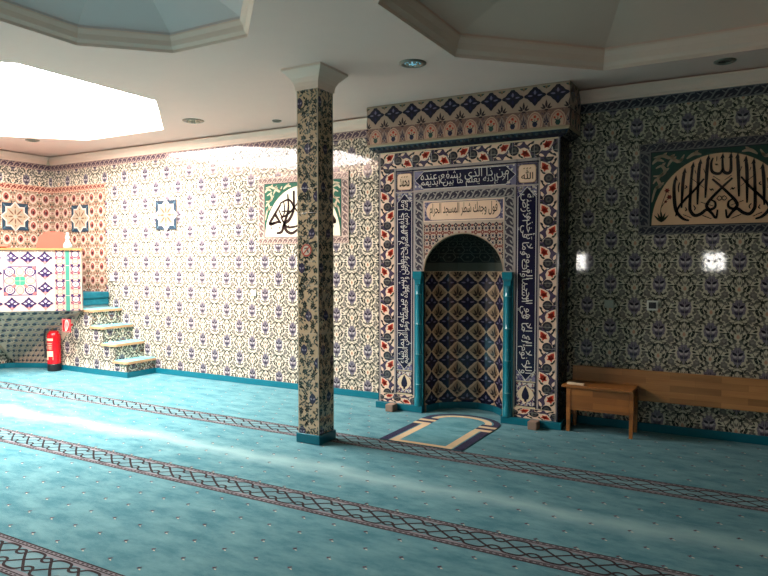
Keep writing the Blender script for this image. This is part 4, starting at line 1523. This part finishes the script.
SCR_R = [([(.074, .271), (.077, .139), (.058, .108), (.025, .12), (.013, .158), (.009, .268)], .020), ([(.013, .15), (-.008, .112), (-.048, .114), (-.075, .141), (-.079, .208), (-.064, .252)], .018),
         ([(-.035, .261), (-.037, .22)], .008), ([(-.047, .199), (-.04, .185), (-.034, .195), (-.023, .182)], .006)]
SCR_M = [([(-.369, .085), (-.382, .002), (-.372, -.151), (-.35, -.228), (-.3, -.283), (-.251, -.3)], .022), ([(-.296, .149), (-.308, .043), (-.316, -.184)], .020),
         ([(-.228, .197), (-.239, .07), (-.247, -.156), (-.239, -.217), (-.204, -.256), (-.156, -.243), (-.109, -.207), (-.069, -.238), (-.034, -.284), (-.022, -.21)], .021),
         ([(-.168, .222), (-.18, .111), (-.185, -.159)], .020), ([(-.104, .255), (-.113, .136), (-.122, -.102)], .020),
         ([(.091, .064), (.02, -.005), (-.058, -.09), (-.097, -.14), (-.11, -.177), (-.083, -.208), (-.043, -.187), (-.044, -.143), (-.077, -.119)], .019),
         ([(-.135, .071), (-.208, -.023), (-.289, -.109), (-.344, -.183), (-.363, -.259)], .016), ([(-.244, .085), (-.133, -.011)], .006), ([(-.158, -.138), (-.06, -.175)], .007),
         ([(-.142, -.258), (-.068, -.291)], .009), ([(-.301, -.245), (-.231, -.278)], .008), ([(-.061, .089), (-.007, .048)], .007), ([(-.293, -.01), (-.274, .004), (-.288, .02)], .007),
         ([(-.211, -.211), (-.202, -.188), (-.219, -.165)], .007), ([(-.287, -.215), (-.274, -.201), (-.285, -.178)], .007), ([(-.09, -.02), (-.075, -.035), (-.068, -.022), (-.055, -.04)], .007),
         ([(-.03, -.11), (-.01, -.128), (.012, -.11), (-.008, -.09), (-.03, -.11)], .006), ([(-.335, .05), (-.345, .0), (-.34, -.04)], .008), ([(-.21, .15), (-.2, .12)], .007), ([(-.14, .16), (-.12, .10)], .007)]
SCR_L = [([(-.32, .077), (-.427, -.065), (-.495, -.169), (-.361, -.145), (-.308, -.163)], .022), ([(-.41, -.045), (-.33, -.155)], .034), ([(-.505, -.165), (-.42, -.158)], .026), ([(-.31, -.02), (-.20, -.015), (-.10, -.03)], .010), ([(-.27, .10), (-.26, -.02), (-.30, -.11)], .012), ([(-.389, -.287), (-.309, -.272), (-.277, -.196), (-.202, 0.), (-.209, .197)], .022),
         ([(-.333, .084), (-.189, .124), (-.099, .016), (-.02, -.06)], .016), ([(-.347, .005), (-.295, -.08), (-.19, -.042), (-.099, .037), (-.02, .12)], .014),
         ([(-.115, .234), (-.122, -.003), (-.19, -.125), (-.264, -.175), (-.23, -.259), (-.153, -.292), (-.08, -.262), (0, -.2)], .024), ([(-.321, -.079), (-.23, -.207), (-.1, -.211), (0, -.18)], .016),
         ([(-.02, .26), (-.03, .05), (0, -.1)], .02)]
def arrow(p, pt, m, lay):
    x, z = pt
    p.add([(x - .020, z - .035), (x + .004, z - .020), (x + .018, z - .030), (x + .004, z + .022)], lay, m)
def lunette(name, cx, cz, label, dark):
    Y = WY - .0125
    hw, hh, iw, ih = .685, .422, .578, .335
    t = thing(name, label, 'calligraphy panel', (cx, Y, cz - hh))
    p = plane_back(Y)
    p.slab(cx - hw, cz - hh, cx + hw, cz + hh, .0055, tile('#3c3c46', grout=False))
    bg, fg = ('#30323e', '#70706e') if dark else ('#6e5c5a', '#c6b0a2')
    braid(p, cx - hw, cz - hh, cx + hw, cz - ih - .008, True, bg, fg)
    braid(p, cx - hw, cz + ih + .008, cx + hw, cz + hh, True, bg, fg)
    braid(p, cx - hw, cz - ih - .008, cx - iw - .008, cz + ih + .008, False, bg, fg)
    braid(p, cx + iw + .008, cz - ih - .008, cx + hw, cz + ih + .008, False, bg, fg)
    p.build('border', t)
    p = plane_back(Y - .002)
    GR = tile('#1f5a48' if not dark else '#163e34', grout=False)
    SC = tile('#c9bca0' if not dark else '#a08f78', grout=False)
    p.add(rect(cx - iw - .008, cz - ih - .008, cx + iw + .008, cz + ih + .008), 1, tile('#1a2430', grout=False))
    p.add(rect(cx - iw, cz - ih, cx + iw, cz + ih), 2, GR)
    rnd = random.Random(11)
    for sx in (-1, 1):
        for pts in ([(.57, -.12), (.54, .0), (.50, .03), (.53, .09), (.56, .05)], [(.56, .12), (.50, .12), (.46, .16), (.49, .21), (.54, .19)], [(.44, .20), (.40, .26), (.34, .24), (.30, .30)], [(.56, .29), (.48, .30), (.42, .28), (.38, .31)],
                    [(.28, .26), (.22, .30), (.16, .29)], [(.57, .23), (.53, .27), (.47, .25)]):
            p.adds(ribbon([(cx + sx * a, cz + b) for a, b in smooth(pts, 4)], .022, lambda q: .4 + sin(PI * q)), 3, SC)
            for a, b in pts[1:-1]:
                p.add(leaf(cx + sx * a, cz + b, cx + sx * (a - .035), cz + b + .03, .012), 3, SC)
    p.build('spandrel', t)
    p = plane_back(Y - .004)
    n = 36
    arc = [(cx + iw * 1.0 * cos(PI * k / n), cz - ih + (ih * 1.90) * sin(PI * k / n)) for k in range(n + 1)]
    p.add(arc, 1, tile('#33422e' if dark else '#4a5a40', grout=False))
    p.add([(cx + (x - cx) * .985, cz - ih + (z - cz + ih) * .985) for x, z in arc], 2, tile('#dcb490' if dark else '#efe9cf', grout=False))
    if dark:       # small rose sprays in the corners of the lunette
        for sx in (-1, 1):
            for a in (-.8, -.4, 0., .4, .8):
                p.add(leaf(cx + sx * .485, cz - .31, cx + sx * (.485 + .09 * sin(a)), cz - .31 + .10 * cos(a), .010), 3, tile('#27301f', grout=False))
            for dx, dz, r in ((.44, -.02, .026), (.42, -.08, .026), (.45, -.12, .016)):
                p.add(star(cx + sx * dx, cz + dz, r, r * .6, 6), 3, tile('#6e2420', grout=False))
                p.adds(ribbon(smooth([(cx + sx * dx, cz + dz), (cx + sx * .49, cz - .18), (cx + sx * .485, cz - .3)], 3), .006), 3, tile('#27301f', grout=False))
    p.build('lunette', t)
    p = plane_back(Y - .0065)
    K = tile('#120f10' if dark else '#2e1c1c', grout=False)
    tp = lambda q: .55 + .6 * sin(PI * min(1, q * .9 + .1))
    if dark:
        for pts, w in SCR_R:
            p.adds(ribbon([(cx + a, cz + b) for a, b in smooth(pts, 5)], w * 1.25, tp), 1, K)
        for sx in (1, -1):
            for pts, w in SCR_M:
                p.adds(ribbon([(cx + .011 + sx * (a - .011), cz + b) for a, b in smooth(pts, 5)], w * 1.22, tp), 1 if sx > 0 else 2, K)
            for q in ((-.369, .085), (-.296, .149), (-.228, .197), (-.168, .222), (-.104, .255)):
                arrow(p, (cx + .011 + sx * (q[0] - .011), cz + q[1] + .01), K, 3)
            arrow(p, (cx + (.009 if sx > 0 else .074), cz + .27), K, 3)
    else:
        for sx in (1, -1):
            for pts, w in SCR_L:
                p.adds(ribbon([(cx + sx * a, cz + b) for a, b in smooth(pts, 5)], w * 1.6, tp), 1 if sx > 0 else 2, K)
        for a, b in ((-.47, -.22), (-.45, -.10), (-.36, .03), (-.26, -.02), (-.24, .12), (-.15, .1), (-.34, -.22), (-.2, -.2)):
            for sx in (1, -1):
                p.add(ogee(cx + sx * a, cz + b, .012, .012), 3, K)
    p.build('script', t)
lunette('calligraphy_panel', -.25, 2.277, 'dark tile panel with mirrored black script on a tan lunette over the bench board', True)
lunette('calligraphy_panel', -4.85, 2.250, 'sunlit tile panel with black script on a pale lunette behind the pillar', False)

# ---- switches and cover plates
PLW = plain('plate_white', '#d8d8cc', .4, var=.1)
def plate(name, x, z, w, h, lab, cat, sw=False, m=PLW):
    g = G()
    g.box((x - w / 2, WY - .018, z - h / 2), (x + w / 2, WY - .001, z + h / 2), m, .003)
    if not sw:
        tag(g.build(name, loc=(x, WY, z)), lab, cat)
        return
    t = thing(name, lab, cat, (x, WY, z))
    g.build('frame', t)
    g = G()
    g.box((x - w * .33, WY - .023, z - h * .30), (x + w * .33, WY - .017, z + h * .34), BLKP, .002)
    g.build('display', t)
plate('thermostat', -.80, 1.192, .098, .092, 'small white framed wall control with dark centre on the right wall', 'wall control', True)
plate('cover_plate', -1.19, 1.195, .088, .078, 'blank grey-green cover plate between the niche and the wall control', 'cover plate', m=plain('plate_grey', '#8f988a', .35, var=.1))
plate('cover_plate', -5.628, 1.198, .082, .080, 'white cover plate on the pale wall left of the pillar', 'cover plate')
plate('cover_plate', -8.38, 1.36, .075, .085, 'white cover plate on the wall above the stair', 'cover plate')

# ================================================================== BENCH BOARD AND TABLE
WD = wood('oak_board', '#9a6838', '#cc965a')
WD2 = wood('pine_table', '#8a5426', '#b97a3a')
g = G()
g.box((-1.515, 6.50, .297), (XR - .05, 6.535, .584), WD, .004)
for x in (-1.3, -.2, .9, 2.):
    g.box((x - .03, 6.534, .36), (x + .03, WY - .008, .52), WD)
tag(g.build('backrest_board', loc=(-.6, 6.52, .3)), 'long laminated wooden backrest board fixed along the right prayer wall', 'backrest')
t = thing('table', 'low wooden table with deep apron before the backrest board', 'table', (-1.22, 6.36, 0))
g = G(); g.box((-1.545, 6.19, .418), (-.905, 6.497, .442), WD2, .003); g.build('top', t)
g = G(); g.box((-1.47, 6.205, .208), (-.94, 6.225, .418), WD2); g.build('apron', t)
g = G(); g.box((-.935, 6.25, .25), (-.92, 6.46, .418), WD2); g.build('side_rail', t)
for x in (-1.50, -.937):
    for y in (6.20, 6.455):
        g = G()
        g.loft([[(x - .0 * k, y, z), (x + w, y, z), (x + w, y + w, z), (x, y + w, z)] for k, (z, w) in enumerate(((0, .030), (.2, .036), (.418, .036)))], WD2)
        g.build('leg', t)
g = G()
PAP = plain('paper_cream', '#e0cfae', .6, var=.1)
g.box((-1.50, 6.215, .442), (-1.425, 6.26, .462), PAP, .002)
g.box((-1.428, 6.217, .442), (-1.345, 6.258, .458), PAP, .002)
tag(g.build('paper_packet', loc=(-1.42, 6.24, .442)), 'pale paper packet lying on the low wooden table', 'packet')

# ================================================================== CEILING DOWNLIGHTS
RIM = plain('downlight_rim', '#8c8478', .35, .7)
def downlight(x, y, r, lab, lens):
    t = thing('downlight', lab, 'ceiling light', (x, y, CZ), 'recessed ceiling lights')
    g = G(); g.lathe((x, y, CZ), [(r * .60, .0), (r * .62, -.010), (r * .80, -.016), (r, -.008), (r, 0)], RIM, 28)
    g.build('rim', t, smooth=True)
    g = G(); g.lathe((x, y, CZ), [(0, -.003), (r * .62, -.003)], lens, 28)
    if r > .1:
        for k in range(8):
            a = 2 * PI * k / 8
            g.lathe((x + r * .42 * cos(a), y + r * .42 * sin(a), CZ - .012), [(0, -.01), (r * .12, -.004), (r * .12, .006), (0, .008)], plain('crystal', '#c9bda8', .1, .4), 8)
    g.build('lens', t)
LD = plain('lens_dark', '#3a3836', .25)
downlight(-5.783, 5.70, .125, 'large crystal ceiling light left of the pillar capital', plain('lens_warm', '#9a8a76', .25))
downlight(-4.92, 6.18, .055, 'small dark ceiling light just left of the pillar, near the wall', LD)
downlight(-2.514, 4.97, .115, 'ceiling light with bright blue lens between pillar and niche hood', emit('lens_blue', (.10, .42, .62, 1), .55))
downlight(-.223, 6.185, .085, 'dark ceiling light before the right cornice above the calligraphy', LD)
downlight(-8.62, 5.52, .09, 'small ceiling light beyond the bright skylight in the corner', plain('lens_warm', '#9a8a76', .25))

# ================================================================== LIGHT, WORLD, CAMERA
w = bpy.data.worlds.new('world'); scene.world = w
w.use_nodes = True
w.node_tree.nodes['Background'].inputs[0].default_value = (.5, .55, .6, 1)
w.node_tree.nodes['Background'].inputs[1].default_value = .1
scene.view_settings.look = 'None'

cam = bpy.data.cameras.new('camera')
cam.sensor_width = 36
cam.lens = 654 / 768 * 36
cam.clip_start = .05
co = bpy.data.objects.new('camera', cam)
co.location = (0, 0, 1.6)
co.rotation_euler = (math.radians(90) - math.atan(26 / 654), 0, math.radians(29.3))
COL.objects.link(co)
scene.camera = co
scene.view_settings.view_transform = 'Standard'
scene.view_settings.look = 'None'
scene.view_settings.exposure = 0
scene.view_settings.gamma = 1
